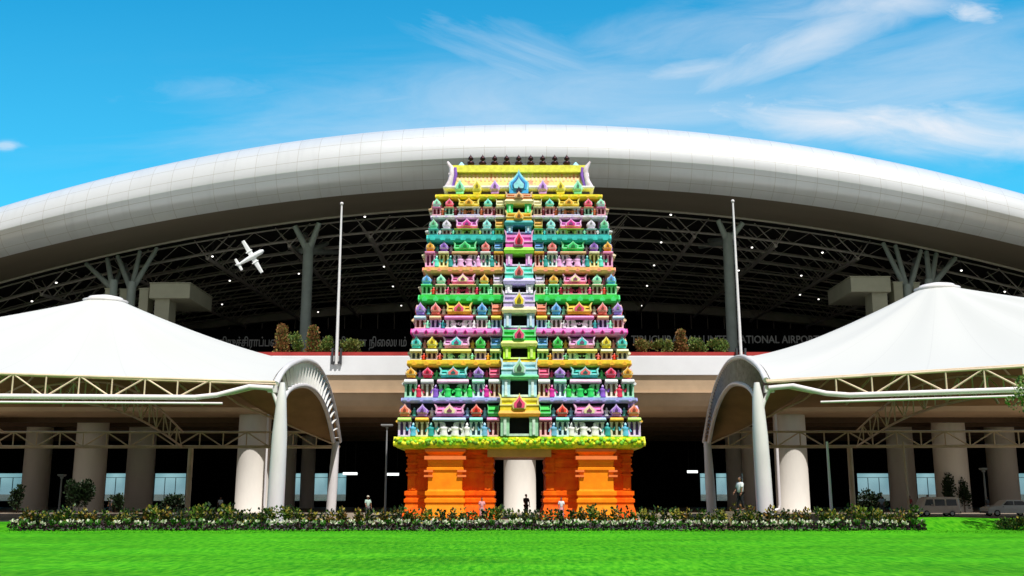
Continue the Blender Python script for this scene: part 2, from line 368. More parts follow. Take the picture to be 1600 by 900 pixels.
# --- entrance wall with the name of the airport
YE = 150.0
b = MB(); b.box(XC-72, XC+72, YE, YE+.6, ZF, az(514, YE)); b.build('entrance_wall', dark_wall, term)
sign_m = mat('sign_letter_grey', (.62, .63, .62), .4, .05)
def text_mesh(name, body, x0, x1, ybase, h, Y, parent, m, res=3, dep=.06):
    cu = bpy.data.curves.new(name, 'FONT'); cu.body = body; cu.extrude = dep; cu.resolution_u = res; cu.offset = .012
    t = bpy.data.objects.new(name, cu); COL.objects.link(t); bpy.context.view_layer.update()
    me = bpy.data.meshes.new_from_object(t.evaluated_get(bpy.context.evaluated_depsgraph_get())); bpy.data.objects.remove(t)
    if not len(me.vertices): return None
    X = [v.co.x for v in me.vertices]; Z = [v.co.y for v in me.vertices]; sx = (x1-x0)/(max(X)-min(X)); mnx = min(X)
    off = Vector((0, 0, 0)); p = parent
    while p: off += p.location; p = p.parent
    for v in me.vertices: v.co = Vector((x0+(v.co.x-mnx)*sx, Y-v.co.z, ybase+v.co.y*h))-off
    me.materials.clear(); me.materials.append(m); o = bpy.data.objects.new(name, me); COL.objects.link(o); o.parent = parent; return o
ts_ = YE-.12
text_mesh('tamil_sign', 'திருச்சிராப்பள்ளி பன்னாட்டு விமான ைநிலயம்'.replace('ைநிலயம்', 'நிைலயம்'), ax(333, ts_), ax(632, ts_), az(541, ts_), 1.75, ts_, term, sign_m)
text_mesh('english_sign', 'TIRUCHIRAPPALLI INTERNATIONAL AIRPORT', ax(990, ts_), ax(1290, ts_), az(536, ts_), 1.6, ts_, term, sign_m)
# --- deck: floor, white parapet, tan coved fascia, soffit
b = MB(); b.box(XC-EXT, XC+EXT, DY+.3, YBK, ZF-.4, ZF); b.build('deck_floor', mat('deck_floor_stone', (.06, .055, .05), .7, .2), term)
zp1 = az(556, DY); zp0 = az(586, DY); zb_ = az(646, DY+2.4)
b = MB(); b.ring(XC-EXT, XC+EXT, DY, DY+.4, [(0, zp0), (.04, zp0+.03), (.04, zp1-.05), (0, zp1)]); b.build('parapet', white_paint, term)
b = MB(); b.box(XC-EXT, XC+EXT, DY+.1, DY+.3, zp1+.05, zp1+.42)
for i in range(64): x = XC-EXT+i*3; b.box(x, x+.06, DY+.14, DY+.26, zp1, zp1+.06)
b.build('parapet_coping', red_rail, term)
b = MB(); cv = [(DY+.25, zp0-.003), (DY+.25, zp0-.5), (DY+.32, zp0-1.1), (DY+.36, zp0-1.7), (DY+.2, zp0-1.72), (DY+.2, zp0-1.85), (DY+.55, zp0-1.87), (DY+.7, zp0-2.6), (DY+1.0, zp0-3.2), (DY+1.6, zp0-3.7), (DY+2.6, zb_)]
xx = [XC-EXT, XC+EXT]
b.add([(x, y, z) for x in xx for y, z in cv], [(i, i+1, len(cv)+i+1, len(cv)+i) for i in range(len(cv)-1)], False)
b.build('deck_fascia', tan_panel, term)
ZS = zb_
b = MB(); b.box(XC-EXT, XC+EXT, DY+2.6, 168, ZS, ZS+.5)
b.build('deck_soffit', tan_panel, term)
for y in (116.5, 124, 132, 142, 150, 158):
    b = MB(); b.box(XC-EXT, XC+EXT, y-.35, y+.35, ZS-.55, ZS-.003); b.build('soffit_beam', mat('brown_beam', (.10, .055, .03), .6, .2), term)
# --- ground-floor piers
piers = [(395, 50, 113), (812, 50, 113), (1237, 50, 113), (57, 40, 130), (140, 48, 120), (219, 42, 128), (451, 22, 140), (481, 22, 150),
         (1147, 24, 140), (1172, 24, 132), (1409, 40, 128), (1487, 50, 120), (1567, 44, 130), (-40, 50, 113), (1660, 50, 113)]
for px, w, Y in piers:
    x = ax(px, Y, 740); r = w/2/F*Y; b = MB(); b.lathe([(r*1.03, 0), (r*1.03, .25), (r, .3), (r*.985, ZS*.6), (r*.97, ZS)], (x, Y, 0), 32)
    b.build('pier', concrete, term)
b = MB(); pz = (ax(1214, 111.2), 111.2); b.path([(pz[0], pz[1], ZS), (pz[0], pz[1], .9), (pz[0]-.1, pz[1]-.1, .45), (pz[0]-.6, pz[1]-.2, .3)], .17, 8); b.build('downpipe', white_steel, term)
pz = (ax(417, 111.2), 111.2); b = MB(); b.path([(pz[0], pz[1], ZS), (pz[0], pz[1], .9), (pz[0]+.1, pz[1]-.1, .45), (pz[0]+.5, pz[1]-.2, .3)], .12, 8); b.build('downpipe', white_steel, term)
# --- ground-floor rear wall with glazed openings to the bright air beyond
YW = 165.0; zt_, zb2 = az(739, YW), .9
ops = [(-60, 38), (163, 196), (240, 290), (458, 472), (487, 512), (526, 541), (1094, 1104), (1119, 1138), (1158, 1168), (1340, 1392), (1433, 1468), (1590, 1680)]
b = MB(); ox = [(ax(a, YW, 760), ax(c, YW, 760)) for a, c in ops]
prev = XC-EXT
for a, c in ox: b.box(prev, a, YW, YW+.5, 0, ZS); prev = c
b.box(prev, XC+EXT, YW, YW+.5, 0, ZS)
for a, c in ox: b.box(a, c, YW, YW+.5, 0, zb2); b.box(a, c, YW, YW+.5, zt_, ZS)
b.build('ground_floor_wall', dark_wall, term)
def glass_mat():
    m = bpy.data.materials.new('window_glass'); m.use_nodes = True; n = m.node_tree.nodes; l = m.node_tree.links; n.clear()
    o = n.new('ShaderNodeOutputMaterial'); mx = n.new('ShaderNodeMixShader'); tr = n.new('ShaderNodeBsdfTransparent'); gl = n.new('ShaderNodeBsdfGlossy')
    tr.inputs[0].default_value = (.62, .78, .80, 1); gl.inputs['Roughness'].default_value = .06; mx.inputs[0].default_value = .08
    nz = n.new('ShaderNodeTexNoise'); nz.inputs['Scale'].default_value = .7; rp = n.new('ShaderNodeValToRGB'); rp.color_ramp.elements[0].color = (.40, .52, .56, 1); rp.color_ramp.elements[1].color = (.80, .86, .88, 1)
    rp.color_ramp.elements[0].position = .35; rp.color_ramp.elements[1].position = .65
    l.new(nz.outputs[0], rp.inputs[0]); l.new(rp.outputs[0], tr.inputs[0]); l.new(tr.outputs[0], mx.inputs[1]); l.new(gl.outputs[0], mx.inputs[2]); l.new(mx.outputs[0], o.inputs[0]); return m
glass = glass_mat()
frame_m = mat('window_frame_alu', (.30, .33, .34), .4, .1)
for a, c in ox:
    b = MB(); w = c-a; n = max(1, round(w/1.9)); t = .07
    b.box(a, a+t, YW+.1, YW+.3, zb2, zt_); b.box(c-t, c, YW+.1, YW+.3, zb2, zt_); b.box(a+t, c-t, YW+.1, YW+.3, zb2, zb2+t); b.box(a+t, c-t, YW+.1, YW+.3, zt_-t, zt_)
    b.box(a+t, c-t, YW+.1, YW+.3, zt_-.75, zt_-.68)
    for k in range(1, n): x = a+w*k/n; b.box(x-t/2, x+t/2, YW+.12, YW+.28, zb2+t, zt_-.76)
    fr = b.build('window', frame_m, term)
    b = MB(); b.box(a+t, c-t, YW+.19, YW+.21, zb2+t, zt_-t); b.build('pane', glass, fr)
# --- branching columns that carry the roof
def tree_column(px, ysplit, w, Y, tops, ybase=None):
    x = ax(px, Y, ysplit); zs = az(ysplit, Y); r = w/2/F*Y
    t = bpy.data.objects.new('tree_column', None)
    b = MB(); b.lathe([(r*1.25, ZF), (r*1.25, ZF+.3), (r, ZF+.35), (r*.97, zs), (r*.8, zs+.6)], (x, Y, 0), 20)
    tr_ = b.build('tree_column', grey_steel, term)
    for (qx, dy) in tops:
        yq = max(Y+dy, YS+.35); xq = ax(qx, yq, ysplit-45); zq = zceil(xq, max(YS+.3, yq))-.9 ; yq = max(yq, YS+.35)
        b = MB(); p0 = Vector((x+(xq-x)*.03, Y, zs-.4)); q = Vector((xq, max(yq, YS+.35), zq)); b.tube(p0, q, r*.66, 10, r*.5); b.build('branch', grey_steel, tr_)
tree_column(482, 388, 17, 126, [(461, -.8), (499, -.8), (455, 10), (512, 10), (478, 4), (530, 16)])
tree_column(1137, 372, 17, 126, [(1121, -.8), (1160, -.8), (1107, 10), (1149, 10), (1092, 14), (1138, 5)])
tree_column(177, 445, 14, 121.5, [(136, 3.5), (168, 3.5), (150, 9), (195, 8)])
tree_column(206, 448, 14, 121.5, [(184, 3.5), (196, 8), (218, 3.5), (244, 3.5)])
tree_column(1418, 452, 14, 121.5, [(1382, 3.5), (1401, 3.5), (1430, 8), (1440, 3.5)])
tree_column(1452, 444, 15, 121.5, [(1448, 3.5), (1463, 3.5), (1492, 3.5), (1470, 9)])
# --- little ceiling lamps
lamp_m = mat('lamp_glow', (1, .96, .88), .4, .0, emit=2.5)
first = None
for px, py in [(420, 347), (570, 338), (586, 380), (600, 416), (614, 447), (627, 477), (467, 427), (332, 400), (359, 438), (347, 475), (304, 365), (88, 441), (35, 495), (497, 487), (50, 470),
               (1048, 335), (1033, 378), (1022, 414), (1011, 446), (1003, 477), (1198, 345), (1175, 386), (1154, 422), (1279, 467), (1308, 356), (1285, 394), (1252, 430), (1502, 422), (1250, 460), (1570, 455)]:
    Y = YS+.8
    while Y < YBK-3:
        p = at(px, py, Y)
        if p.z > zceil(p.x, Y)-2.6: break
        Y += .5
    lab = 'tiny round lit lamp hanging under the dark roof on the '+('left' if px < 800 else 'right')+' of the tower'
    if first is None:
        r_ = thing('ceiling_lamp', p, lab, 'lamp', 'lamps hanging under the terminal roof'); first = r_
        b = MB(); b.lathe([(.07, .2), (.2, .12), (.2, .0)], p, 10); b.build('housing', steel_dark, r_)
        b = MB(); b.ell(p-Vector((0, 0, .06)), .14, .14, .10, 10, 6); b.build('bulb', lamp_m, r_)
        b = MB(); b.tube(p+Vector((0, 0, .2)), p+Vector((0, 0, 2.2)), .03, 5); b.build('rod', steel_dark, r_)
    else:
        c = copy_tree(first); c.location = p; c['label'] = lab
    (first if first.location == p else c)['group'] = 'lamps under the roof on the '+('left' if px < 800 else 'right')
# ================================================================== GOPURAM
GY = 82.0
GC = ax(811.5, GY, 600)
gop = thing('gopuram', (GC, GY+4, 0), 'tall temple gateway tower in many bright colours on an orange base', 'temple tower')
CM = {}
def satur(c, a=1.15):
    m_ = .3*c[0]+.6*c[1]+.1*c[2]; return tuple(min(1, max(.004, m_+(v-m_)*a)) for v in c)
def cm(c, var=.24):
    k = tuple(round(v, 3) for v in c)
    if k not in CM: CM[k] = mat('paint_%02d' % len(CM), tuple(min(.93, v*.96+(.03 if max(c) > .6 else 0.)) for v in satur(s2l(c), 1.1)), .55, var, 3.0, .2, bscale=14)
    return CM[k]
lt = lambda c, a=.5: tuple(v+(1-v)*a for v in c)
dk = lambda c, a=.5: tuple(v*a for v in c)
coral, lav, pink, redo, grn = (.98, .50, .38), (.66, .48, .85), (.98, .48, .74), (.95, .27, .15), (.10, .80, .30)
orange, crim, cyan, rose, yel = (.99, .68, .12), (.88, .02, .32), (.30, .82, .80), (.98, .32, .50), (.99, .86, .22)
teal, blue, salm, aqua, magen = (.10, .62, .62), (.35, .64, .95), (.98, .46, .46), (.45, .92, .85), (.85, .18, .60)
mint, white, cream, peach, ice = (.60, .95, .78), (.96, .95, .97), (.98, .92, .72), (1, .72, .50), (.68, .88, .97)
lime, purp, brown, grey, khaki, sage = (.74, .92, .12), (.55, .35, .78), (.70, .34, .14), (.62, .64, .68), (.68, .62, .36), (.62, .82, .66)
maroon, navy, dgreen = (.42, .03, .14), (.10, .09, .22), (.08, .38, .12)
# band: y bottom, y top, half width px, colour ; storey: hw, y pillars bottom, top, eave top, shrine bottom, top
bands = [(701, 682, 193, lime), (629, 621, 183, (.66, .72, .92)), (573, 562, 175, (1, .80, .12)), (524, 513, 170, (.98, .62, .90)), (473, 460, 159, (.12, .80, .32)),
         (426, 417, 153, (1, .74, .48)), (378, 366, 147, (.12, .70, .70)), (341, 336, 141, (.93, .90, .96)), (310, 303, 134, (.99, .90, .10))]
tiers = [
 dict(hw=189, y=(682, 658, 652, 650, 630), S=[coral, lav, pink, redo, grn], G=[coral, lav, cream, redo, grn], B=[lav, khaki, grey, (.5, .75, .82), (.92, .32, .42)], E=[(.7, .9, .35), orange, (.62, .78, .98), aqua, pink], W=navy, C=(yel, rose, orange, sage), FG=[(.4, .75, .9), teal, white, (.45, .7, .85)]),
 dict(hw=180, y=(621, 599, 592, 589, 572), S=[orange, crim, cyan, lav, rose], G=[orange, crim, salm, lav, rose], B=[(.2, .72, .4), (.95, .75, .6), (.15, .8, .3), ice, (.92, .48, .22)], E=[white, white, (.99, .7, .85), mint, white], W=navy, C=(ice, sage, (.45, .85, .6), (.68, .85, .95)), FG=[crim, purp, grn, magen]),
 dict(hw=172, y=(562, 551, 545, 543, 524), S=[cyan, yel, (.93, .62, .88), grn, blue], G=[teal, yel, cyan, grn, blue], B=[grey, (.6, .3, .4), mint, lav, (.1, .72, .3)], E=[cream, cream, (.95, .95, .4), cream, (.8, .95, .5)], W=(.60, .03, .25), C=(grn, rose, (.95, .98, .55), lime), FG=[redo, salm, mint, orange]),
 dict(hw=166, y=(513, 499, 493, 490, 471), S=[lav, salm, (.99, .76, .10), blue, coral], G=[white, salm, rose, blue, coral], B=[(.95, .4, .38), purp, white, (.82, .68, .66), blue], E=[ice, peach, pink, mint, yel], W=(.68, .02, .16), C=((.80, .72, .96), yel, cream, (.72, .80, .98)), FG=[mint, teal, white, mint]),
 dict(hw=156, y=(460, 447, 444, 443, 427), S=[blue, mint, pink, orange, (.86, .80, .97)], G=[ice, aqua, cream, orange, white], B=[grn, (.86, .5, .5), salm, (.2, .82, .4), (.75, .55, .3)], E=[(.3, .9, .5), (.99, .8, .7), peach, mint, cream], W=maroon, C=(aqua, salm, (.80, .76, .96), white), FG=[redo, rose, crim, mint]),
 dict(hw=151, y=(417, 397, 393, 391, 376), S=[orange, purp, (.18, .85, .45), salm, blue], G=[orange, lav, (.15, .75, .4), coral, ice], B=[magen, (.92, .78, .2), lav, ice, (.93, .38, .35)], E=[pink, cream, peach, white, orange], W=maroon, C=((.96, .40, .78), crim, (.60, .88, .30), (.95, .62, .88)), FG=[aqua, teal, (.93, .7, .95), teal]),
 dict(hw=146, y=(366, 359, 357, 356, 341), S=[(.45, .78, .6), (.88, .85, .95), (.93, .50, .90), (.58, .92, .92), (.9, .65, .2)], G=[sage, white, magen, ice, lime], B=[teal, (.85, .3, .35), khaki, grey, lime], E=[aqua, white, yel, white, (.5, .9, .5)], W=maroon, C=((.99, .72, .12), orange, teal, (.58, .86, .95)), FG=[white, mint, (.8, .9, .5), cyan]),
 dict(hw=141, y=(336, 325, 323, 322, 309), S=[mint, rose, (.99, .80, .10), aqua, cream], G=[white, salm, orange, (.3, .85, .85), white], B=[(.92, .2, .4), (.2, .65, .5), (.6, .55, .88), (.92, .25, .45), brown], E=[pink, peach, cream, peach, cream], W=dgreen, C=((.99, .62, .42), peach, cream, (.25, .85, .55)), FG=[brown, maroon, brown, maroon])]
def gx(dpx, Y): return dpx/F*Y*1.0
def fy(hw): return GY+(193-hw)/F*GY*1.0      # the front steps back as the tower narrows
HD = 5.0                                     # half depth at the base
def onion(cx, z0, w, h):
    pts = [(-.44, 0), (-.50, .10), (-.54, .30), (-.50, .40), (-.34, .52), (-.17, .70), (-.06, .84), (0, 1.0)]
    pts = [(cx+x*w, z0+z*h) for x, z in pts]; pr = [(2*cx-x, z) for x, z in reversed(pts[:-1])]
    return list(reversed(pts+pr))
def kuta(cx, yf, z0, z1, w, c, g, M=None, nm='dome_shrine'):
    """domed miniature shrine with a horseshoe gable facing out"""
    h = z1-z0; b = MB(); d = w*.9
    b.box(cx-w*.44, cx+w*.44, yf+w*.05, yf+d, z0, z0+h*.2, M)
    b.mat(1).box(cx-w*.52, cx+w*.52, yf, yf+d+.05, z0+h*.2, z0+h*.27, M)
    pr = [(.70*w*f, z0+h*t) for f, t in ((.92, .27), (1.0, .36), (.95, .46), (.66, .60), (.38, .74), (.16, .84))]
    T = Matrix.Translation((cx, yf+d/2+.03, 0)); Q = (M or Matrix()) @ T
    b.mat(0).lathe(pr, (0, 0, 0), 8, Q, False, math.pi/8, .92, .8)
    b.mat(1).lathe([(w*.10, z0+h*.84), (w*.13, z0+h*.88), (w*.03, z0+h*1.0)], (0, 0, 0), 6, Q)
    b.mat(1).prism(onion(cx, z0+h*.26, w*.92, h*.72), yf-w*.10, yf+w*.12, M)
    b.mat(0).prism(onion(cx, z0+h*.30, w*.70, h*.55), yf-w*.17, yf-w*.09, M)
    b.mat(2).prism(onion(cx, z0+h*.36, w*.30, h*.32), yf-w*.22, yf-w*.16, M)
    b.build(nm, [cm(c), cm(lt(c, .55)), cm(dk(g, .55))], gop)
def sala(cx, yf, z0, z1, w, c, g, M=None, nm='vault_shrine', gable=True, hz=1.0):
    """barrel-vaulted miniature shrine with upturned horns and a central gable"""
    h = (z1-z0)*.86*hz; d = min(w*.6, 1.2); b = MB()
    b.box(cx-w*.46, cx+w*.46, yf+.08, yf+d, z0, z0+h*.24, M)
    b.mat(1).box(cx-w*.5, cx+w*.5, yf-.04, yf+d, z0+h*.24, z0+h*.34, M)
    n = 8; prf = [(yf+d/2-math.cos(math.pi*i/n)*d*.52, z0+h*.34+math.sin(math.pi*i/n)*h*.56) for i in range(n+1)]
    vs = [Vector((cx+s*w*(.45+.03*0), y, z)) for s in (-1, 1) for y, z in prf]
    if M: vs = [M @ v for v in vs]
    b.mat(0).add(vs, [(i, n+1+i, n+2+i, i+1) for i in range(n)]+[tuple(range(n+1)), tuple(reversed(range(n+1, 2*n+2)))], False)
    b.mat(1).box(cx-w*.44, cx+w*.44, yf+d*.5-.08, yf+d*.5+.08, z0+h*.9, z0+h*.96, M)
    b.mat(2).box(cx-w*.42, cx+w*.42, yf-.05, yf+.02, z0+h*.52, z0+h*.58, M)
    for s in (-1, 1):
        P = [(cx+s*w*.43, z0+h*.3), (cx+s*w*.5, z0+h*.3), (cx+s*w*.47, z0+h*.7), (cx+s*w*.54, z0+h*1.12), (cx+s*w*.46, z0+h*1.0), (cx+s*w*.41, z0+h*.8)]
        if s < 0: P = P[::-1]
        b.mat(1).prism(P, yf-.06, yf+d, M)
    if gable:
        gw = min(w*.42, (z1-z0)*1.0); b.mat(1).prism(onion(cx, z0+h*.2, gw*1.12, (z1-z0)*.84), yf-.2, yf+.1, M)
        b.mat(3).prism(onion(cx, z0+h*.24, gw*.85, (z1-z0)*.66), yf-.28, yf-.19, M); b.mat(2).prism(onion(cx, z0+h*.32, gw*.4, (z1-z0)*.36), yf-.34, yf-.27, M)
    b.build(nm, [cm(c), cm(lt(c, .45)), cm(dk(c, .5)), cm(g)], gop)
def bay(cx, yf, z0, z1, ze, w, c, e, wide=False, M=None, nm='pillared_bay'):
    b = MB(); h = z1-z0; d = 1.0
    b.box(cx-w*.42, cx+w*.42, yf+.42, yf+d, z0, z1, M)
    b.mat(1).box(cx-w*.5, cx+w*.5, yf-.02, yf+.6, z0, z0+h*.10, M)
    n = 3 if not wide else 6
    for i in range(n):
        if wide and i in (2, 3): continue
        x = cx-w*.42+w*.84*i/(n-1); r = min(.15, w*.085 if not wide else w*.045)
        b.mat(1).box(x-r, x+r, yf+.08, yf+.08+2*r, z0+h*.1, z1-h*.08, M); b.box(x-r*1.5, x+r*1.5, yf+.02, yf+.1+2*r, z1-h*.14, z1-h*.06, M)
    b.mat(3)
    if wide: b.box(cx-w*.12, cx+w*.12, yf+.3, yf+.43, z0+h*.1, z1-h*.05, M)
    T = (M or Matrix())
    P = [(yf-.28, z1), (yf-.34, z1+(ze-z1)*.35), (yf-.15, ze-(ze-z1)*.15), (yf+.2, ze)]
    m_ = len(P); vs = [T @ Vector((cx+s*w*(.54-.04*(i/m_)), y, z)) for s in (-1, 1) for i, (y, z) in enumerate(P)]+[T @ Vector((cx+s*w*.5, yf+d, z)) for s in (-1, 1) for z in (z1, ze)]
    b.mat(2).add(vs, [(i, m_+i, m_+i+1, i+1) for i in range(m_-1)]+[(0, 8, 10, m_)]+[(0, 1, 2, 3, 9, 8), (m_+3, m_+2, m_+1, m_, 10, 11), (3, m_+3, 11, 9)], False)
    b.build(nm, [cm(dk(c, .62)), cm(lt(c, .62)), cm(lt(e, .25)), cm(dk(c, .18))], gop)
def figurine(cx, yf, z0, h, c, nm='figure', fat=.30):
    b = MB(); w = h*fat
    b.lathe([(w*.9, 0), (w, h*.1), (w*.72, h*.35), (w*.85, h*.55), (w*1.05, h*.7), (w*.5, h*.78), (w*.35, h*.8)], (cx, yf, z0), 8, None, True, 0, 1, .7)
    b.ell((cx, yf, z0+h*.88), w*.45, w*.45, h*.1, 8, 6); b.mat(1).lathe([(w*.42, h*.93), (w*.35, h*1.0), (w*.05, h*1.12)], (cx, yf, z0), 8)
    sd = random.choice((-1, 1)); b.mat(0).tube((cx+sd*w, yf, z0+h*.68), (cx+sd*w*1.7, yf-.05, z0+h*.45), w*.25, 5); b.tube((cx+sd*w*1.7, yf-.05, z0+h*.45), (cx+sd*w*1.9, yf-.12, z0+h*.75), w*.2, 5)
    b.tube((cx-sd*w, yf, z0+h*.68), (cx-sd*w*1.5, yf-.05, z0+h*.35), w*.24, 5)
    b.build(nm, [cm(c), cm(lt(c, .5))], gop)
def cornice(i):
    yb, yt, hw, c = bands[i]; Yf = fy(hw); z0, z1 = az(yb, Yf), az(yt, Yf); X = gx(hw, Yf); back = GY+2*HD-(Yf-GY); h = z1-z0
    b = MB(); x0, x1 = GC-X, GC+X
    pr = [(-.55, z0), (-.15, z0+h*.08), (-.04, z0+h*.3), (0, z0+h*.45), (0, z0+h*.86), (-.12, z0+h*.9), (-.12, z1)]
    b.ring(x0, x1, Yf, back, pr)
    n = {0: 30, 3: 22}.get(i, 18); c2 = {3: magen, 0: (.95, .95, .15), 1: lav, 2: (.95, .55, .1), 4: mint, 5: rose, 6: aqua, 7: lav, 8: (.9, .6, .1)}[i]
    if i not in (0, 3): c2 = tuple(.65*a_+.35*b_ for a_, b_ in zip(c, c2))
    for k in range(n if i else 0):
        x = x0+(k+.5)/n*2*X
        b.mat(1).prism(onion(x, z0+h*.22, h*.62, h*.66), Yf-.10, Yf+.05)
        if i in (0, 3): b.mat(2).prism(onion(x, z0+h*.3, h*.35, h*.4), Yf-.15, Yf-.09)
    for s in (-1, 1):          # the same ornament round the flanks
        xs_ = GC+s*X; M = Matrix.Translation((xs_, 0, 0)) @ Matrix.Rotation(s*math.pi/2, 4, 'Z'); nn = int(n*.7)
        for k in range(nn):
            yy_ = Yf+(k+.5)/nn*(back-Yf); b.mat(1).prism(onion(s*yy_, z0+h*.22, h*.75, h*.78), -.10, .05, M)
    if i == 0:          # garland of small flowers
        rf = random.Random(5)
        for k in range(150):
            x = x0+(k+rf.random())/150*2*X; zz = z0+h*rf.uniform(.4, .82); rr_ = rf.uniform(.09, .2); b.mat(rf.choice((1, 1, 3, 3, 4))); b.lathe([(rr_, -.04), (rr_*.8, .05), (rr_*.3, .07)], (0, 0, 0), 6, Matrix.Translation((x, Yf, zz)) @ Matrix.Rotation(math.pi/2, 4, 'X'), True, rf.random())
    m0 = cm(c) if i != 0 else mat('lime_flower_relief', s2l((.52, .78, .02)), .6, .3, 2.2, .8, col2=s2l((.90, .92, .10)), c2pos=(.42, .58), bscale=5)
    b.build('cornice', [m0, cm(c2), cm(dk(c2, .45)), cm((.5, .8, .05)), cm((.35, .5, .05))], gop)
for i in range(9): cornice(i)
fr = (.945, .80, .575, .355, .215)
for ti, t in enumerate(tiers):
    hw = t['hw']; Yf = fy(hw)+.25; yb, y1, y2, y3, y4 = t['y']
    z0, z1, ze, zs, zt = (az(v, Yf) for v in (yb, y1, y2, y3, y4)); X = gx(hw, Yf); k = hw/189
    back = GY+2*HD-(Yf-GY); ztop = az(bands[ti+1][0], Yf)+.02
    # storey core, set back from the little shrines
    b = MB(); b.box(GC-X+.9, GC+X-.9, Yf+1.05, back-1, z0-.03, ztop)
    b.mat(1).box(GC-X+.8, GC+X-.8, Yf+.8, back-.9, zs-.12, zs+.14)
    b.build('storey_wall', [cm(dk(t['W'], .55)), cm(lt(t['B'][0], .35))], gop)  # wall colour darkened to paint shade into the gaps between shrines
    wk = gx(19.5, Yf)*k; ws = gx(46, Yf)*k
    for s in (-1, 1):
        for j, f in enumerate(fr):
            cx = GC+s*f*X; w = {2: ws, 0: wk, 4: wk*.95}.get(j, wk)
            bay(cx, Yf, z0, z1, ze, w*(.98 if j != 2 else 1.06), t['B'][j], t['E'][j], j == 2)
            if j == 2: sala(cx, Yf+.1, zs, zt, w*.98, t['S'][j], t['G'][j])
            elif j == 4: sala(cx, Yf+.15, zs, zt, w*.95, t['S'][j], t['G'][j], gable=False, nm='end_vault')
            else: kuta(cx, Yf+.1, zs, zt, w*.82, t['S'][j], t['G'][j], nm='corner_shrine' if j == 0 else 'dome_shrine')
        h = (z1-z0)*.86
        for j, f in enumerate((.872, .725, .43, .285)):
            figurine(GC+s*f*X, Yf+.12, z0+.04, h*.92, t['FG'][j])
        for j, f in enumerate((.872, .725, .43, .285)):
            if ti < 6: figurine(GC+s*f*X, Yf+.75, zs+.05, (zt-zs)*.62, lt(t['FG'][(j+1) % 4], .3), 'attendant_figure')
        for f in (.53, .62): figurine(GC+s*f*X, Yf+.10, z0+.05, h*.92, lt(t['FG'][2], .15), fat=.36)
        # flank of the tower
        M = Matrix.Translation((GC+s*X, 0, 0)) @ Matrix.Rotation(s*math.pi/2, 4, 'Z')
        mid = (Yf+back)/2; span = (back-Yf)/2
        for j, f in ((1, -.55), (2, 0), (3, .55)):
            cy = s*(mid+f*span); w = ws*.9 if j == 2 else wk
            bay(cy, 0, z0, z1, ze, w*1.12, t['B'][j], t['E'][j], j == 2, M, 'side_bay')
            (sala if j == 2 else kuta)(cy, .1, zs, zt, w*.92, t['S'][j], t['G'][j], M, nm='side_vault' if j == 2 else 'side_dome')
    # central bay: window between painted jambs, slab, vaulted balcony roof
    c1, cg, csl, cj = t['C']; wo = gx(15.5 if ti else 15.5, Yf)*max(.55, k**1.6); wj = gx(29, Yf)*max(.68, k**1.5); yc = Yf-.7
    zwt = {0: 651, 1: 592, 2: 541, 3: 489, 4: 444, 5: 396, 6: 352, 7: 318}[ti]; zst = {0: 641, 1: 585, 2: 532, 3: 479, 4: 434, 5: 386, 6: 344, 7: 311}[ti]; zvt = {0: 616, 1: 560, 2: 510, 3: 455, 4: 412, 5: 361, 6: 329, 7: 300}[ti]
    zw, zsl, zv = az(zwt, yc), az(zst, yc), az(zvt, yc); zb0 = z0+.02
    b = MB(); sill = (zw-zb0)*.12
    for s in (-1, 1):
        xa, xb = (GC+s*wo, GC+s*wj); x0, x1 = min(xa, xb), max(xa, xb)
        b.mat(0).box(x0, x1, yc+.2, Yf+1.2, zb0, zw); xm = (x0+x1)/2; q = (x1-x0)
        b.mat(1).box(xm-q*.16, xm+q*.16, yc+.08, yc+.2, zb0+.1, zw-.1); b.mat(0).box(x0-.03, x1+.03, yc+.1, yc+.25, zw-.18, zw-.02)
    b.mat(1).box(GC-wo, GC+wo, yc+.3, Yf+.9, zb0, zb0+sill)
    b.build('window_frame', [cm(cj), cm(lt(cj, .5))], gop)
    b = MB(); b.box(GC-wo-.01, GC+wo+.01, Yf+.72, Yf+1.0, zb0+sill, zw-.01); b.build('opening_shade_panel', black, gop)  # solid black panel standing in for the shade inside the window
    b = MB(); b.ring(GC-wj-.05, GC+wj+.05, yc, Yf+1.2, [(-.05, zw), (.05, zw+.02), (.14, zw+(zsl-zw)*.5), (.02, zsl-.02)]); b.build('balcony_slab', cm(csl), gop)
    h = zv-zsl; wv = wj*2.1; b = MB()
    b.mat(0).box(GC-wv*.49, GC+wv*.49, yc+.05, Yf+1.2, zsl-.02, zsl+h*.30); b.mat(2).box(GC-wv*.5, GC+wv*.5, yc-.03, Yf+1.2, zsl+h*.30, zsl+h*.38)
    b.mat(0).box(GC-wv*.47, GC+wv*.47, yc+.15, Yf+1.2, zsl+h*.38, zsl+h*.62); b.mat(1).box(GC-wv*.49, GC+wv*.49, yc+.05, Yf+1.1, zsl+h*.62, zsl+h*.78)
    b.mat(2).prism(onion(GC, zsl+h*.08, wv*.34, h*1.0), yc-.2, yc+.3); b.mat(3).prism(onion(GC, zsl+h*.14, wv*.26, h*.78), yc-.28, yc-.19); b.mat(4).prism(onion(GC, zsl+h*.22, wv*.12, h*.45), yc-.34, yc-.27)
    for s in (-1, 1):
        P = [(GC+s*wv*.44, zsl+h*.3), (GC+s*wv*.5, zsl+h*.3), (GC+s*wv*.48, zsl+h*.7), (GC+s*wv*.54, zsl+h*1.1), (GC+s*wv*.46, zsl+h*.95)]
        b.mat(2).prism(P if s > 0 else P[::-1], yc-.02, yc+.7)
    b.build('central_vault', [cm(c1), cm(lt(c1, .25)), cm(lt(c1, .5)), cm(cg), cm(dk(cg, .45))], gop)
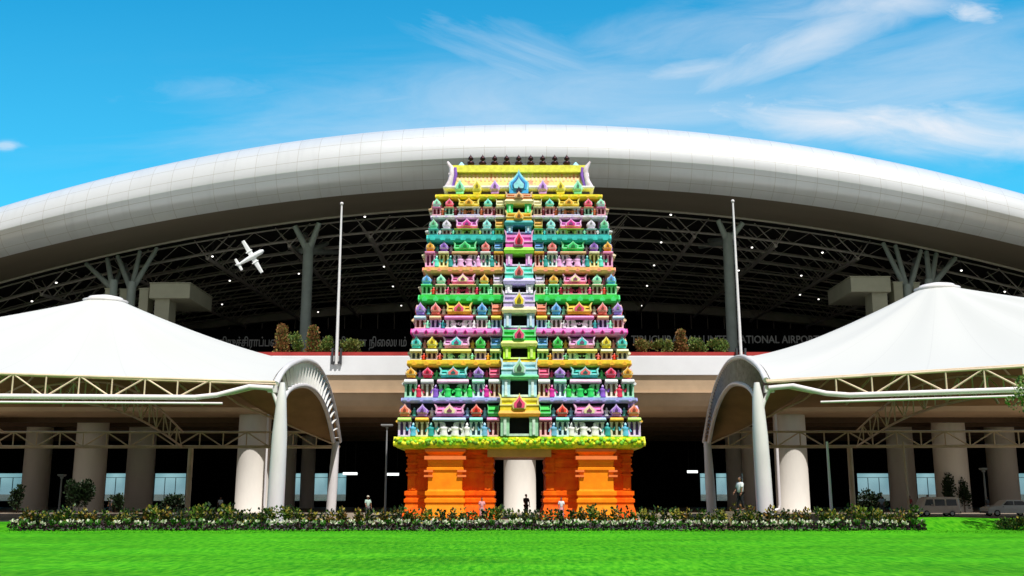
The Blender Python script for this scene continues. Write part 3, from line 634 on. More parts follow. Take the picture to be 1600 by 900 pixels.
# crowning storey
Yt = fy(134)+.3; zA = az(303, Yt); zB = az(290, Yt); zV = az(266, (Yt+GY+2*HD-(Yt-GY))/2-1.1); Xt = gx(122, Yt); backT = GY+2*HD-(Yt-GY)
b = MB(); b.box(GC-Xt+.3, GC+Xt-.3, Yt+1.0, backT-1, zA-.03, zB); b.build('neck_wall', cm((.35, .33, .55)), gop)
b = MB(); b.ring(GC-Xt, GC+Xt, Yt+.35, backT-.4, [(-.2, zB-.25), (.05, zB-.15), (.1, zB), (-.1, zB+.12)]); b.build('crown_slab', cm((.95, .93, .98)), gop)
# big barrel roof
n = 14; yc0 = (Yt+backT)/2; rd = (backT-Yt)/2-.75
pf = [(yc0-math.cos(math.pi*i/n)*rd*(1.0), zB+.1+(math.sin(math.pi*i/n)**.75)*(zV-zB)) for i in range(n+1)]
XV = gx(110, Yt)
b = MB(); b.add([(GC+s*XV, y, z) for s in (-1, 1) for y, z in pf], [(i, n+1+i, n+2+i, i+1) for i in range(n)], True); b.add([(GC+s*XV, y, z) for s in (-1, 1) for y, z in pf], [tuple(range(n+1)), tuple(reversed(range(n+1, 2*n+2)))], False)
vault_m = mat('crown_vault_paint', s2l((.99, .90, .55)), .6, .2, 1.1, .6, col2=s2l((.98, .62, .50)), c2pos=(.5, .62), bscale=6, stretch=(1, 1, 1.6))
vt = b.build('crown_vault', vault_m, gop)
b = MB()
for zz, hh, yy2 in ((zV-.35, .42, .75), (zV-1.15, .10, None)):
    pass
ztopv = pf[n//2][1]
zrb = az(258, yc0-1.1); b.box(GC-XV-.1, GC+XV+.1, yc0-1.1, yc0+1.1, ztopv-.25, zrb); b.build('ridge_band', cm((.99, .93, .40)), gop)
b = MB()
for k in range(34):
    x = GC-XV*.97+k/33*XV*1.94
    b.add([(x-.09, y-.03, z+.05) for y, z in pf[1:7]]+[(x+.09, y-.03, z+.05) for y, z in pf[1:7]], [(i, 6+i, 7+i, i+1) for i in range(5)])
b.build('vault_ribs', cm((.99, .80, .62)), gop)
for s in (-1, 1):     # horned end gables
    x = GC+s*gx(112, Yt); b = MB()
    pts = [(x+s*.25, Yt+.7, zB+.0), (x+s*.02, Yt+.6, zB+(zV-zB)*.35), (x-s*.12, Yt+.6, zB+(zV-zB)*.75), (x-s*.05, Yt+.6, zV+.25), (x+s*.3, Yt+.5, zV+.75)]
    b.path(pts, .2, 6, [.34, .26, .22, .22, .10]); pt2 = [(p[0]-s*.35, p[1]+.02, p[2]) for p in pts[:4]]; b.mat(1).path(pt2, .14, 6)
    b.mat(0).add([(x, y, z) for y, z in pf]+[(x+s*.2, y, z) for y, z in pf], [tuple(range(n+1)), tuple(reversed(range(n+1, 2*n+2)))]+[(i, i+1, n+2+i, n+1+i) for i in range(n)])
    b.mat(2).lathe([(.25, 0), (.5, .2), (.3, .5), (.05, .8)], (x-s*.9, yc0, ztopv+.2), 8)
    b.build('horned_gable', [cm((.95, .88, .92)), cm(purp), cm(ice)], gop)
fin_m = mat('dark_copper_finial', (.055, .018, .020), .35, .3, 3, metal=.6)
for k in range(9):
    yf_ = yc0-.75; x = GC+gx(731+k*19.63-811.5+2, yf_); z = zrb-.02; h = az(242, yf_)-z; b = MB()
    b.lathe([(.08, 0), (.26, h*.12), (.36, h*.26), (.30, h*.38), (.10, h*.44), (.08, h*.50), (.22, h*.58), (.25, h*.68), (.16, h*.82), (.05, h*.92), (.02, h*1.02)], (x, yf_, z), 12)
    b.build('finial', fin_m, gop)
ys_ = Yt+.1; sh = [(748-811.5-5, mint), (774-811.5-3.5, None)]
for dpx, c in ((-68, (.66, .92, .72)), (-39, (.98, .86, .35)), (-97+0, None), (39, (.78, .62, .92)), (68, (.98, .86, .35))): pass
for s in (-1, 1):
    for dpx, c in ((39, (.80, .60, .94)), (68, (.99, .88, .35)), (96, (.58, .92, .76))):
        kuta(GC+gx(s*dpx, ys_), ys_, az(302, ys_), az(279, ys_), gx(14, ys_), c, c, nm='crown_shrine')
yk = Yt-.5; z0, z1 = az(302, yk), az(264, yk); h = z1-z0; w = gx(31, yk); b = MB()
b.mat(0).prism(onion(GC, z0+h*.12, w, h*.88), yk, Yt+1.6); b.mat(1).prism(onion(GC, z0+h*.16, w*.82, h*.70), yk-.1, yk+.02); b.mat(2).prism(onion(GC, z0+h*.2, w*.62, h*.55), yk-.17, yk-.08)
b.mat(0).prism(onion(GC, z0+h*.18, w*.50, h*.48), yk-.24, yk-.16); b.mat(1).box(GC-w*.5, GC+w*.5, yk-.05, Yt+1.2, z0, z0+h*.16); b.mat(3).prism(onion(GC, z0+.02, w*.28, h*.25), yk-.3, yk-.2)
b.build('central_gable', [cm((.62, .90, .98)), cm((.25, .68, .92)), cm((.10, .35, .62)), cm(navy)], gop)
# ---- orange base: two legs and the gateway between them
obr = mat('orange_base_shaded', (.80, .07, .001), .6, .16, 1.3, .4, spec=.15, col2=(.97, .19, .003), c2pos=(.3, .7), bscale=8)  # the base orange, reddened to deepen the shade in the recesses
obp = mat('orange_pilaster_lit', (.97, .24, .006), .6, .16, 1.3, .3, spec=.15, col2=(.99, .34, .008), c2pos=(.3, .7), bscale=8)  # yellower copy of the base orange, painting a sunlit face on the pilaster
obl = mat('orange_moulding_paint', (.98, .24, .06), .55, .12, 2, spec=.2)
zc_ = az(701, GY)+.02
def wallprof(z_, base=.0):
    H = z_
    return [(o_*.72, h_) for o_, h_ in [(.55, 0), (.50, H*.07), (.22, H*.20), (.20, H*.235), (.34, H*.245), (.34, H*.29), (.16, H*.30), (.16, H*.335), (.30, H*.345), (.30, H*.40), (.05, H*.41), (.0, H*.43),
    (0, H*.66), (.02, H*.67), (.02, H*.67), (.16, H*.70), (.16, H*.73), (.03, H*.74), (.03, H*.80), (.12, H*.84), (.12, H*.86), (.02, H*.87), (.02, H*.92), (.30, H*.95), (.34, H*.985), (.34, H)]]
zg = az(713, GY)
for s in (-1, 1):
    y0 = GY+1.95; xo, xi = GC+s*gx(172, GY+1.7), GC+s*gx(41, GY+1.7)
    x0, x1 = min(xo, xi), max(xo, xi); backB = GY+2*HD-1.7
    root = MB(); root.ring(x0, x1, y0, backB, wallprof(zc_)); root.build('base_wall', [obr], gop)
    xm = GC+s*gx(118, GY+.8) if s > 0 else GC-gx(114, GY+.8); hwp = gx(26, GY+.8); b = MB()
    b.ring(xm-hwp, xm+hwp, GY+.62, y0+.6, wallprof(zc_-.002)); b.mat(1)
    b.box(xm-hwp*1.22, xm+hwp*1.22, GY+.25, y0+.5, zc_*.845, zc_*.895); b.box(xm-hwp*1.2, xm+hwp*1.2, GY+.32, y0+.5, zc_*.96, zc_-.01)
    for q in (-1, 1):
        for zf in (.60, .67): b.box(xm+q*hwp*.98-.35, xm+q*hwp*.98+.35, GY+.45, GY+.95, zc_*zf, zc_*(zf+.028))
        b.box(xm+q*hwp*.82-.2, xm+q*hwp*.82+.2, GY+.68, GY+.84, zc_*.41, zc_*.78)
    b.build('base_pilaster', [obp, obl], gop)
    for px_, sd in ((xo, s), (xi, -s)):      # slender corner pilasters with bracket capitals
        b = MB()
        xx_ = px_-sd*.35; b.box(xx_-.3, xx_+.3, y0-.14, y0+.3, zc_*.42, zc_*.94)
        for zf, e in ((.62, .42), (.68, .5), (.78, .42), (.9, .5)): b.box(xx_-e, xx_+e, y0-.3, y0+.3, zc_*zf, zc_*(zf+.025))
        b.build('corner_pilaster', [obr], gop)
b = MB(); b.box(GC-gx(50, GY), GC+gx(50, GY), GY+1.2, GY+2*HD-1.2, zg, zc_-.01); b.mat(0)
b.build('gate_lintel', [mat('ochre_lintel', (.62, .36, .09), .6, .12)], gop)
# ================================================================== TENSILE CANOPIES
def membrane_mat():
    m = bpy.data.materials.new('tent_membrane'); m.use_nodes = True; n = m.node_tree.nodes; l = m.node_tree.links; n.clear()
    o = n.new('ShaderNodeOutputMaterial'); mx = n.new('ShaderNodeMixShader'); d = n.new('ShaderNodeBsdfDiffuse'); t = n.new('ShaderNodeBsdfTranslucent')
    nz = n.new('ShaderNodeTexNoise'); nz.inputs['Scale'].default_value = .35; nz.inputs['Detail'].default_value = 6
    rp = n.new('ShaderNodeValToRGB'); rp.color_ramp.elements[0].color = (.56, .555, .535, 1); rp.color_ramp.elements[1].color = (.64, .635, .62, 1); rp.color_ramp.elements[0].position = .3; rp.color_ramp.elements[1].position = .7
    uvn = n.new('ShaderNodeUVMap'); sx_ = n.new('ShaderNodeSeparateXYZ'); l.new(uvn.outputs[0], sx_.inputs[0])
    pp_ = n.new('ShaderNodeMath'); pp_.operation = 'PINGPONG'; pp_.inputs[1].default_value = 2; l.new(sx_.outputs[0], pp_.inputs[0])
    lt_ = n.new('ShaderNodeMath'); lt_.operation = 'LESS_THAN'; lt_.inputs[1].default_value = .045; l.new(pp_.outputs[0], lt_.inputs[0])
    ms = n.new('ShaderNodeMix'); ms.data_type = 'RGBA'; l.new(lt_.outputs[0], ms.inputs['Factor']); l.new(rp.outputs[0], ms.inputs['A']); ms.inputs['B'].default_value = (.55, .545, .53, 1)
    l.new(nz.outputs[0], rp.inputs[0]); l.new(ms.outputs['Result'], d.inputs[0]); t.inputs[0].default_value = (.75, .52, .26, 1); mx.inputs[0].default_value = .07
    l.new(d.outputs[0], mx.inputs[1]); l.new(t.outputs[0], mx.inputs[2]); l.new(mx.outputs[0], o.inputs[0]); return m
memb = membrane_mat()
def lerp(a, b, t): return Vector(a)*(1-t)+Vector(b)*t
def crom(pts, n):
    """smooth curve through points"""
    pts = [Vector(p) for p in pts]; P = [2*pts[0]-pts[1]]+pts+[2*pts[-1]-pts[-2]]; out = []
    for i in range(1, len(P)-2):
        for k in range(n):
            t = k/n; a, b_, c, d = P[i-1:i+3]
            out.append(.5*((2*b_)+(c-a)*t+(2*a-5*b_+4*c-d)*t*t+(3*b_-a-3*c+d)*t**3))
    out.append(pts[-1]); return out
def canopy(s, FR, BR, FL, BL, peak, outer, inner, label, colf, colb, colw):
    """s=-1 left. FR/BR: plan points of the arched end beside the tower; FL/BL: the far end."""
    root = thing('tensile_canopy', ((FR[0]+FL[0])/2, 84, 0), label, 'canopy', 'tensile canopies either side of the tower')
    OUT = crom([vplane(px, py, FR, BR) for px, py in outer], 8)       # front -> back over the crest
    INN = crom([vplane(px, py, FR, BR) for px, py in inner], 8)
    ze = az(594, 66)
    A0, A1 = OUT[0], OUT[-1]
    FLp = Vector((FL[0], FL[1], ze+.85)); BLp = Vector((BL[0], BL[1], 7.6))
    crest = max(OUT, key=lambda p: p.z); CL = Vector(((FL[0]+BL[0])/2, (FL[1]+BL[1])/2, crest.z))
    # boundary loop: arch (front to back), back edge, far arch (back to front), front edge
    NS = 32
    def samp(c, n):
        L_ = [0]
        for i in range(1, len(c)): L_.append(L_[-1]+(c[i]-c[i-1]).length)
        o = []
        for k in range(n+1):
            d = L_[-1]*k/n; i = max(j for j in range(len(L_)) if L_[j] <= d+1e-9); i = min(i, len(c)-2); t = (d-L_[i])/max(1e-9, L_[i+1]-L_[i]); o.append(c[i]*(1-t)+c[i+1]*t)
        return o
    topOUT = OUT[:]
    e1 = samp(topOUT, NS)
    def sag(a, b_, n, dz): return [a*(1-k/n)+b_*(k/n)-Vector((0, 0, dz*4*(k/n)*(1-k/n)))*0+Vector((0, 0, .0)) for k in range(n+1)]
    e2 = sag(e1[-1], BLp, NS, .3); zbk = az(634, BR[1])
    for k_, p_ in enumerate(e2): p_.z = e1[-1].z+(zbk-e1[-1].z)*(1-math.exp(-k_*.55)) if k_ else p_.z
    BLp = e2[-1].copy(); e3 = [BLp*(1-k/NS)+FLp*(k/NS)+Vector((0, 0, (crest.z-8.8)*math.sin(math.pi*k/NS))) for k in range(NS+1)]
    e4 = sag(FLp, e1[0], NS, .3)
    loop = e1[:-1]+e2[:-1]+e3[:-1]+e4[:-1]; nl = len(loop)
    pk = Vector(peak); rr = 1.5
    rings = 20; b = MB(); vs = []
    for r in range(rings+1):
        t = r/rings
        for i, p in enumerate(loop):
            ang = math.atan2(p.y-pk.y, p.x-pk.x); q = pk+Vector((math.cos(ang)*rr, math.sin(ang)*rr, 0))
            v = p*(1-t)+q*t; v.z = p.z+(q.z-p.z)*(t**1.42)
            # soft pleats between the cables
            v.z += .10*math.cos(i*2*math.pi*16/nl)*math.sin(math.pi*t)*(1 if 0 < t < 1 else 0)
            vs.append(v)
    b.add(vs, [(r*nl+i, r*nl+(i+1) % nl, (r+1)*nl+(i+1) % nl, (r+1)*nl+i) for r in range(rings) for i in range(nl)], True)
    mo = b.build('membrane', memb, root); uvl = mo.data.uv_layers.new(name='UVMap')
    for pi_, poly in enumerate(mo.data.polygons):
        i_ = pi_ % nl; r__ = pi_//nl
        for li in poly.loop_indices:
            vi = mo.data.loops[li].vertex_index; c_ = vi % nl; c_ = nl if (i_ == nl-1 and c_ == 0) else c_; uvl.data[li].uv = (c_, vi//nl)
    b2 = MB(); b2.add([Vector(v)-Vector((0, 0, .16+.25*math.sin(math.pi*min(1, (i//nl)/rings)))) + (pk-Vector(v)).normalized()*.12 for i, v in enumerate(vs)], [(r*nl+i, (r+1)*nl+i, (r+1)*nl+(i+1) % nl, r*nl+(i+1) % nl) for r in range(rings) for i in range(nl)], True)
    b2.build('underside_shade_layer', mat('tan_underside_shade', (.42, .25, .11), .85, .2, .5), root)  # added layer; its tan puts the shade under the tent into colour
    b = MB(); b.lathe([(rr*1.0, -.25), (rr*1.15, -.12), (rr*1.2, .1), (rr*1.0, .16), (rr*.95, .12), (rr*.9, .35), (rr*.3, .55), (.01, .62)], pk, 24); b.build('peak_ring', white_steel, root)
    # hem along the front
    b = MB(); b.path([p+Vector((0, 0, -.03)) for p in e4], .07, 6); b.build('edge_cable', cream_steel, root); b = MB(); b.path([p+Vector((0, 0, -.03)) for p in e2], .07, 6); b.build('edge_cable', cream_steel, root)
    # trusses along front and back edges
    def edge_truss(a, c, zt, zb, web, m, r, rb, curl=True, nm='edge_truss', inset=.25, rise=0.):
        a = Vector(a); c = Vector(c); d = (c-a); Ln = d.length; d.normalize(); nb = int(Ln/web); b = MB(); wv = Ln/nb
        top = lambda u: a+d*u+Vector((0, inset, 0)); T = lambda u: Vector((top(u).x, top(u).y, zt+rise*u/Ln)); B_ = lambda u: Vector((top(u).x, top(u).y, zb))
        b.tube(T(0), T(Ln), r, 8)
        if curl: b.path([Vector((a.x, a.y, zt-.25)), T(0)+(B_(0)-T(0))*.35+d*1.0, B_(wv*1.3)+Vector((0, 0, .25)), B_(wv*2.2), B_(Ln)], rb, 8)
        else: b.tube(B_(0), B_(Ln), rb, 8)
        for k in range(1, nb+1):
            if curl and k < 2: continue
            b.tube(B_(k*wv), T(k*wv), r*.62, 6, caps=False)
            if k % 2 == 0 and k < nb:
                b.tube(T(k*wv), B_((k+1)*wv), r*.7, 6, caps=False)
            elif k < nb: b.tube(B_(k*wv), T((k+1)*wv), r*.7, 6, caps=False)
        return b.build(nm, m, root)
    fa = (FR[0], FR[1], 0); fb = (FL[0], FL[1], 0)
    edge_truss(fa, fb, ze-.28, 8.05, 2.02, cream_steel, .09, .0)if False else None
    edge_truss(fa, fb, ze-.14, 8.02, 2.02, cream_steel, .085, .05, True, inset=-.22, rise=.85)
    # fat bright gutter tubes below it
    b = MB(); dF = (Vector(fb)-Vector(fa)).normalized(); P0 = Vector(fa)
    b.path([P0+dF*.1+Vector((0, -.3, ze-.55)), P0+dF*1.6+Vector((0, -.3, 8.75)), P0+dF*3.6+Vector((0, -.3, 8.2)), P0+dF*5+Vector((0, -.3, 8.04)), Vector(fb)+Vector((0, -.3, 8.04))], .17, 10)
    b.path([P0+dF*3.2+Vector((0, -.42, 7.66)), P0+dF*4.4+Vector((0, -.42, 7.66)), Vector(fb)+Vector((0, -.42, 7.66))], .075, 8); b.build('gutter_tube', mat('gutter_white_paint', (.82, .74, .77), .4, .08, 2), root)
    bk_t = az(675, BR[1]); bk_b = az(698, BR[1])
    edge_truss((BR[0], BR[1], 0), (BL[0], BL[1], 0), bk_t, bk_b, 2.3, cream_steel, .11, .16, False)
    # far side truss and mid frames inside the tent
    for u, nmm in ((.42, 'mid_frame'), (.9, 'mid_frame')):
        pa = Vector(fa).lerp(Vector(fb), u)+Vector((0, .6, 0)); pb = Vector((BR[0], BR[1], 0)).lerp(Vector((BL[0], BL[1], 0)), u); n = 16; b = MB()
        TT = []; BB = []
        for k in range(n+1):
            t = k/n; q = pa.lerp(pb, t); arch_h = 2.2*math.sin(math.pi*t) if u > 0 else .9*math.sin(math.pi*t)
            zt = (ze-.5)*(1-t)+bk_t*t+arch_h; zb = (8.0)*(1-t)+bk_b*t+arch_h*.55; TT.append(Vector((q.x, q.y, zt))); BB.append(Vector((q.x, q.y, zb)))
        b.path(TT, .1, 6); b.path(BB, .1, 6)
        for k in range(n): b.tube(BB[k], TT[k], .055, 5, caps=False); b.tube(*((TT[k], BB[k+1]) if k % 2 else (BB[k], TT[k+1])), .06, 5, caps=False)
        b.build(nmm, cream_steel, root)
    # radial struts to the peak ring
    for i in range(0, nl, 16):
        p = loop[i]; b = MB(); ang = math.atan2(p.y-pk.y, p.x-pk.x); q = pk+Vector((math.cos(ang)*1.2, math.sin(ang)*1.2, -1.0)); p2 = p+Vector((0, 0, -.5))
        m1 = p2.lerp(q, .5)+Vector((0, 0, -1.1*1.4)); b.path([p2, m1, q], .1, 6); b.build('rafter', cream_steel, root)
    b = MB(); b.lathe([(1.25, 0), (1.25, .3)], pk-Vector((0, 0, 1.1)), 16); b.tube(pk-Vector((0, 0, 1.6)), pk-Vector((0, 0, .3)), .3, 10)
    for k in range(4):
        an = k*math.pi/2+.7; b.tube(pk-Vector((0, 0, 1.2)), Vector((pk.x+math.cos(an)*9, pk.y+math.sin(an)*9, 9.6)), .11, 6)
    b.build('mast_head', cream_steel, root)
    # arched end: outer tube, inner tube, slats between
    b = MB(); b.path(OUT, .20, 10); b.build('outer_arch', white_steel, root)
    b = MB(); b.path(INN, .19, 10); b.build('inner_arch', white_steel, root)
    b = MB(); o_, i_ = samp(OUT, 46), samp(INN, 46); nv = Vector((BR[1]-FR[1], -(BR[0]-FR[0]), 0)).normalized()
    side = -s      # the face turned to the tower
    for k in range(1, 46, 1 if s > 0 else 2):
        tw = Vector((0, 0, 0)); p, q = o_[k], i_[k]; w = nv*side*.10+(Vector((BR[0]-FR[0], BR[1]-FR[1], 0)).normalized())*(.16 if s < 0 else .08); th = nv.cross(Vector((0, 0, 1)))*.03
        b.add([p-w-th, p+w-th, q+w-th, q-w-th, p-w+th, p+w+th, q+w+th, q-w+th], [(0, 1, 2, 3), (7, 6, 5, 4), (0, 4, 5, 1), (1, 5, 6, 2), (2, 6, 7, 3), (3, 7, 4, 0)])
    slm = mat('slat_white', (.74, .72, .68), .5, .1, 2) if s < 0 else mat('slat_grey', (.36, .31, .30), .5, .3, 2)
    # back panel behind the slats (membrane flap)
    b.mat(1); off = nv*(-side)*.30; o2 = [p+off for p in o_]; i2 = [p.lerp(q, .9)+off for p, q in zip(o_, i_)]
    b.add(o2+i2, [(k, k+1, 47+k+1, 47+k) for k in range(46)]); b.build('slatted_arch_infill', [slm, mat('lining_tan', (.14, .09, .06), .7, .3)], root)
    # columns
    (cx0, cy0), (cx1, cy1), w0, w1 = colf; p0 = vplane(cx0, cy0, (-60, FR[1]), (60, FR[1])); p0.z = 0; p1 = vplane(cx1, cy1, (-60, FR[1]), (60, FR[1])); f_ = FR[1]/F/2
    b = MB(); b.path([p0, p0.lerp(p1, .35), p0.lerp(p1, .7), p1, p1+Vector((0, .1, 1.0))], .3, 20, [w0*f_, w0*f_*.98, w0*f_*.9, w1*f_, w1*f_*.5]); b.mat(1).lathe([(w0*f_*1.3, 0), (w0*f_*1.3, .08)], p0, 20)
    pc = P0+dF*.2+Vector((0, .05, ze-.7)); b.mat(0).path([pc, pc.lerp(p1, .5)+Vector((0, 0, -.5)), Vector((p1.x, p1.y, p1.z-1.6))], .12, 8)
    b.box(P0.x-.5 if s < 0 else P0.x-.1, P0.x+.1 if s < 0 else P0.x+.5, P0.y-.1, P0.y+.3, ze-.8, ze-.35)
    b.build('column', [white_steel, steel_dark], root)
    (cx0, cy0), (cx1, cy1), w0, w1 = colb; p0 = vplane(cx0, cy0, (-60, BR[1]), (60, BR[1])); p0.z = 0; p1 = vplane(cx1, cy1, (-60, BR[1]), (60, BR[1])); f_ = BR[1]/F/2
    b = MB(); b.path([p0, p0.lerp(p1, .4), p0.lerp(p1, .8), p1], .3, 20, [w0*f_, w0*f_*.97, w0*f_*.8, w1*f_]); b.mat(1).lathe([(w0*f_*1.3, 0), (w0*f_*1.3, .08)], p0, 20); b.build('column', [white_steel, steel_dark], root)
    for px, w, Y, ty in colw:
        x = ax(px, Y, 740); b = MB(); b.tube((x, Y, 0), (x, Y, az(ty, Y)), w/2/F*Y, 12); b.build('post', white_steel if Y < 90 else cream_steel, root)
    return root
FRl, BRl = (ax(431, 66, 600), 66.0), (ax(530, 104, 690), 104.0)
canopy(-1, FRl, BRl, (-52, 63.5), (-55, 104), at(165, 472, 84), [(431, 600), (441, 582), (456, 569), (478, 563), (498, 574), (513, 604), (524, 645), (531, 690)],
       [(441, 628), (449, 612), (462, 604), (478, 603), (492, 611), (505, 630), (514, 656), (521, 690)], 'white tensile tent canopy on trusses to the left of the tower', ((430, 796), (440, 622), 26, 15), ((517, 790), (525, 690), 15, 10),
       [(296, 8, 101, 700), (-30, 20, 101, 700)])
FRr, BRr = (ax(1197, 66, 600), 66.0), (ax(1102, 104, 690), 104.0)
canopy(1, FRr, BRr, (52, 52), (55, 102), at(1464, 453, 82), [(1197, 594), (1188, 577), (1175, 565), (1158, 558), (1138, 567), (1122, 595), (1110, 635), (1100, 690)],
       [(1184, 632), (1176, 612), (1164, 602), (1148, 600), (1136, 608), (1124, 628), (1115, 655), (1108, 690)], 'white tensile tent canopy on trusses to the right of the tower', ((1196, 796), (1184, 622), 26, 17), ((1112, 790), (1105, 690), 15, 11),
       [(1330, 8, 101, 700), (1660, 20, 90, 680)])
# slim leaning poles under the right canopy
for (x0, x1, Y, c, lab) in ((1299, 1292, 72, white_steel, 'slim white leaning pole under the right canopy'), (1420, 1411, 96, cream_steel, 'slim dull pole in front of the wide pier right of the windows')):
    p0 = at(x0, 790, Y); p0.z = 0; p1 = at(x1, 690, Y); t = thing('slim_pole', p0, lab, 'pole'); b = MB(); b.tube(p0, p1, .11, 10, .08); b.build('shaft', c, t); b = MB(); b.lathe([(.25, 0), (.25, .06), (.13, .1)], p0, 12); b.build('base_plate', steel_dark, t)
# ================================================================== flagpoles on the deck edge
for px0, px1, yt, side in ((526, 534, 320, 'left'), (1158, 1145, 316, 'right')):
    p0 = at(px0, 556, DY-.25); p1 = at(px1, yt, DY-.25); t = thing('flagpole', p0-Vector((0, 0, .9)), 'tall thin white flagpole on the deck parapet, '+side+' of the tower', 'flagpole')
    b = MB(); b.tube(p0-Vector((0, 0, .9)), p1, .18, 12, .10); b.build('shaft', mat('white_pole_paint', (.78, .76, .76), .4, .05), t)
    b = MB(); b.ell(p1+Vector((0, 0, .12)), .2, .2, .2, 10, 6); b.build('finial', white_steel, t)
    b = MB(); q = p0-Vector((0, 0, .9)); b.box(q.x-.55, q.x-.35, q.y-.15, q.y+.2, q.z, q.z+1.7); b.box(q.x+.35, q.x+.55, q.y-.15, q.y+.2, q.z, q.z+1.7); b.box(q.x-.35, q.x+.35, q.y-.1, q.y+.15, q.z+.1, q.z+.3); b.build('mount', steel_dark, t)
# ================================================================== cream ducts behind the canopies
for s, px, label in ((-1, 274, 'cream L-shaped exhaust duct rising behind the left canopy'), (1, 1352, 'cream L-shaped exhaust duct rising behind the right canopy')):
    Y = 120.0; b = MB()
    if s < 0: hx0, hx1, lx0, lx1, y0, y1 = 234, 297, 239, 262, 443, 466
    else: hx0, hx1, lx0, lx1, y0, y1 = 1330, 1392, 1366, 1390, 433, 456
    X0, X1 = ax(hx0, Y, 450), ax(hx1, Y, 450); za, zb3 = az(y0, Y), az(y1, Y)
    t = thing('exhaust_duct', ((X0+X1)/2, Y+1, ZF), label, 'duct')
    b.ring(X0+.05, X1-.05, Y+.05, Y+9, [(0, zb3), (.05, zb3+.05), (.05, za-.05), (0, za)]); b.build('outlet_box', duct_conc, t)
    b = MB(); L0, L1 = ax(lx0, Y, 480), ax(lx1, Y, 480); b.ring(L0, L1, Y+.5, Y+3, [(0, ZF), (0, zb3-.003)]); b.build('shaft', duct_conc, t)
    b = MB(); b.ring(X0-.02, X1+.02, Y+.02, Y+9.1, [(0, za+.002), (.06, za+.02), (.06, za+.12), (0, za+.14)]); b.build('capping', duct_conc, t)
for px0, px1, y0, dY, lab in ((217, 231, 452, 121, 'narrow cream shaft beside the left duct'), (163, 170, 452, 121, 'narrow cream shaft half hidden behind the left branching columns'), (186, 198, 453, 122, 'cream shaft between the two left branching columns'),
                    (1398, 1412, 442, 121, 'narrow cream shaft beside the right duct'), (1429, 1439, 443, 122, 'cream shaft between the two right branching columns')):
    a, c = ax(px0, dY, 470), ax(px1, dY, 470); t = thing('vent_shaft', ((a+c)/2, dY+1, ZF), lab, 'shaft'); b = MB(); b.ring(a, c, dY, dY+2, [(0, ZF), (0, az(y0, dY))]); b.build('body', duct_conc, t)
    b = MB(); b.ring(a, c, dY, dY+2, [(.0, az(y0, dY)+.002), (.08, az(y0, dY)+.02), (.08, az(y0, dY)+.15)]); b.build('cap', duct_conc, t)
# ================================================================== white aeroplane hung under the roof
Pc = at(391, 403, 104.0); air = thing('aeroplane', Pc, 'small white aeroplane flying banked in front of the dark roof trusses', 'aeroplane')
fu = Vector((.85, .05, .53)).normalized(); wi = Vector((.53, .10, -.85)).normalized(); nn = fu.cross(wi).normalized(); u_ = 1/F*104
pm = mat('white_aircraft_paint', (.85, .85, .86), .35, .04)
b = MB(); b.path([Pc+fu*u_*k for k in (-24, -16, -4, 10, 20, 24)], 1, 12, [u_*v for v in (1.2, 2.2, 3.6, 4.2, 3.8, 1.6)]); b.build('fuselage', pm, air)
def wingm(c, half, ch0, ch1, th):
    b = MB()
    for s in (-1, 1):
        r0, r1 = c, c+wi*s*half; vs = []
        for p, ch in ((r0, ch0), (r1, ch1)):
            vs += [p+fu*ch*.5-nn*th*.2, p+fu*ch*.2+nn*th*.5, p-fu*ch*.5, p+fu*ch*.2-nn*th*.5]
        b.add(vs, [(0, 1, 5, 4), (1, 2, 6, 5), (2, 3, 7, 6), (3, 0, 4, 7), (0, 3, 2, 1), (4, 5, 6, 7)], False)
    return b
wingm(Pc+fu*u_*4, u_*30, u_*8.5, u_*5, u_*1.6).build('wing', pm, air)
wingm(Pc-fu*u_*21, u_*10.5, u_*5.5, u_*3.5, u_*.9).build('tailplane', pm, air)
b = MB(); c = Pc-fu*u_*21; vs = [c+fu*u_*3+wi*u_*.5, c-fu*u_*3+wi*u_*.5, c-fu*u_*4.5-nn*u_*8+wi*u_*.4, c-fu*u_*1.5-nn*u_*8+wi*u_*.4]; vs += [v-wi*u_*.9 for v in vs]; b.add(vs, [(0, 1, 2, 3), (7, 6, 5, 4), (0, 4, 5, 1), (1, 5, 6, 2), (2, 6, 7, 3), (3, 7, 4, 0)]); b.build('tail_fin', pm, air)
for s in (-1, 1):
    b = MB(); e = Pc+wi*s*u_*10; b.path([e-fu*u_*2, e+fu*u_*6, e+fu*u_*9], 1, 10, [u_*1.0, u_*1.7, u_*1.0]); b.build('engine', pm, air)
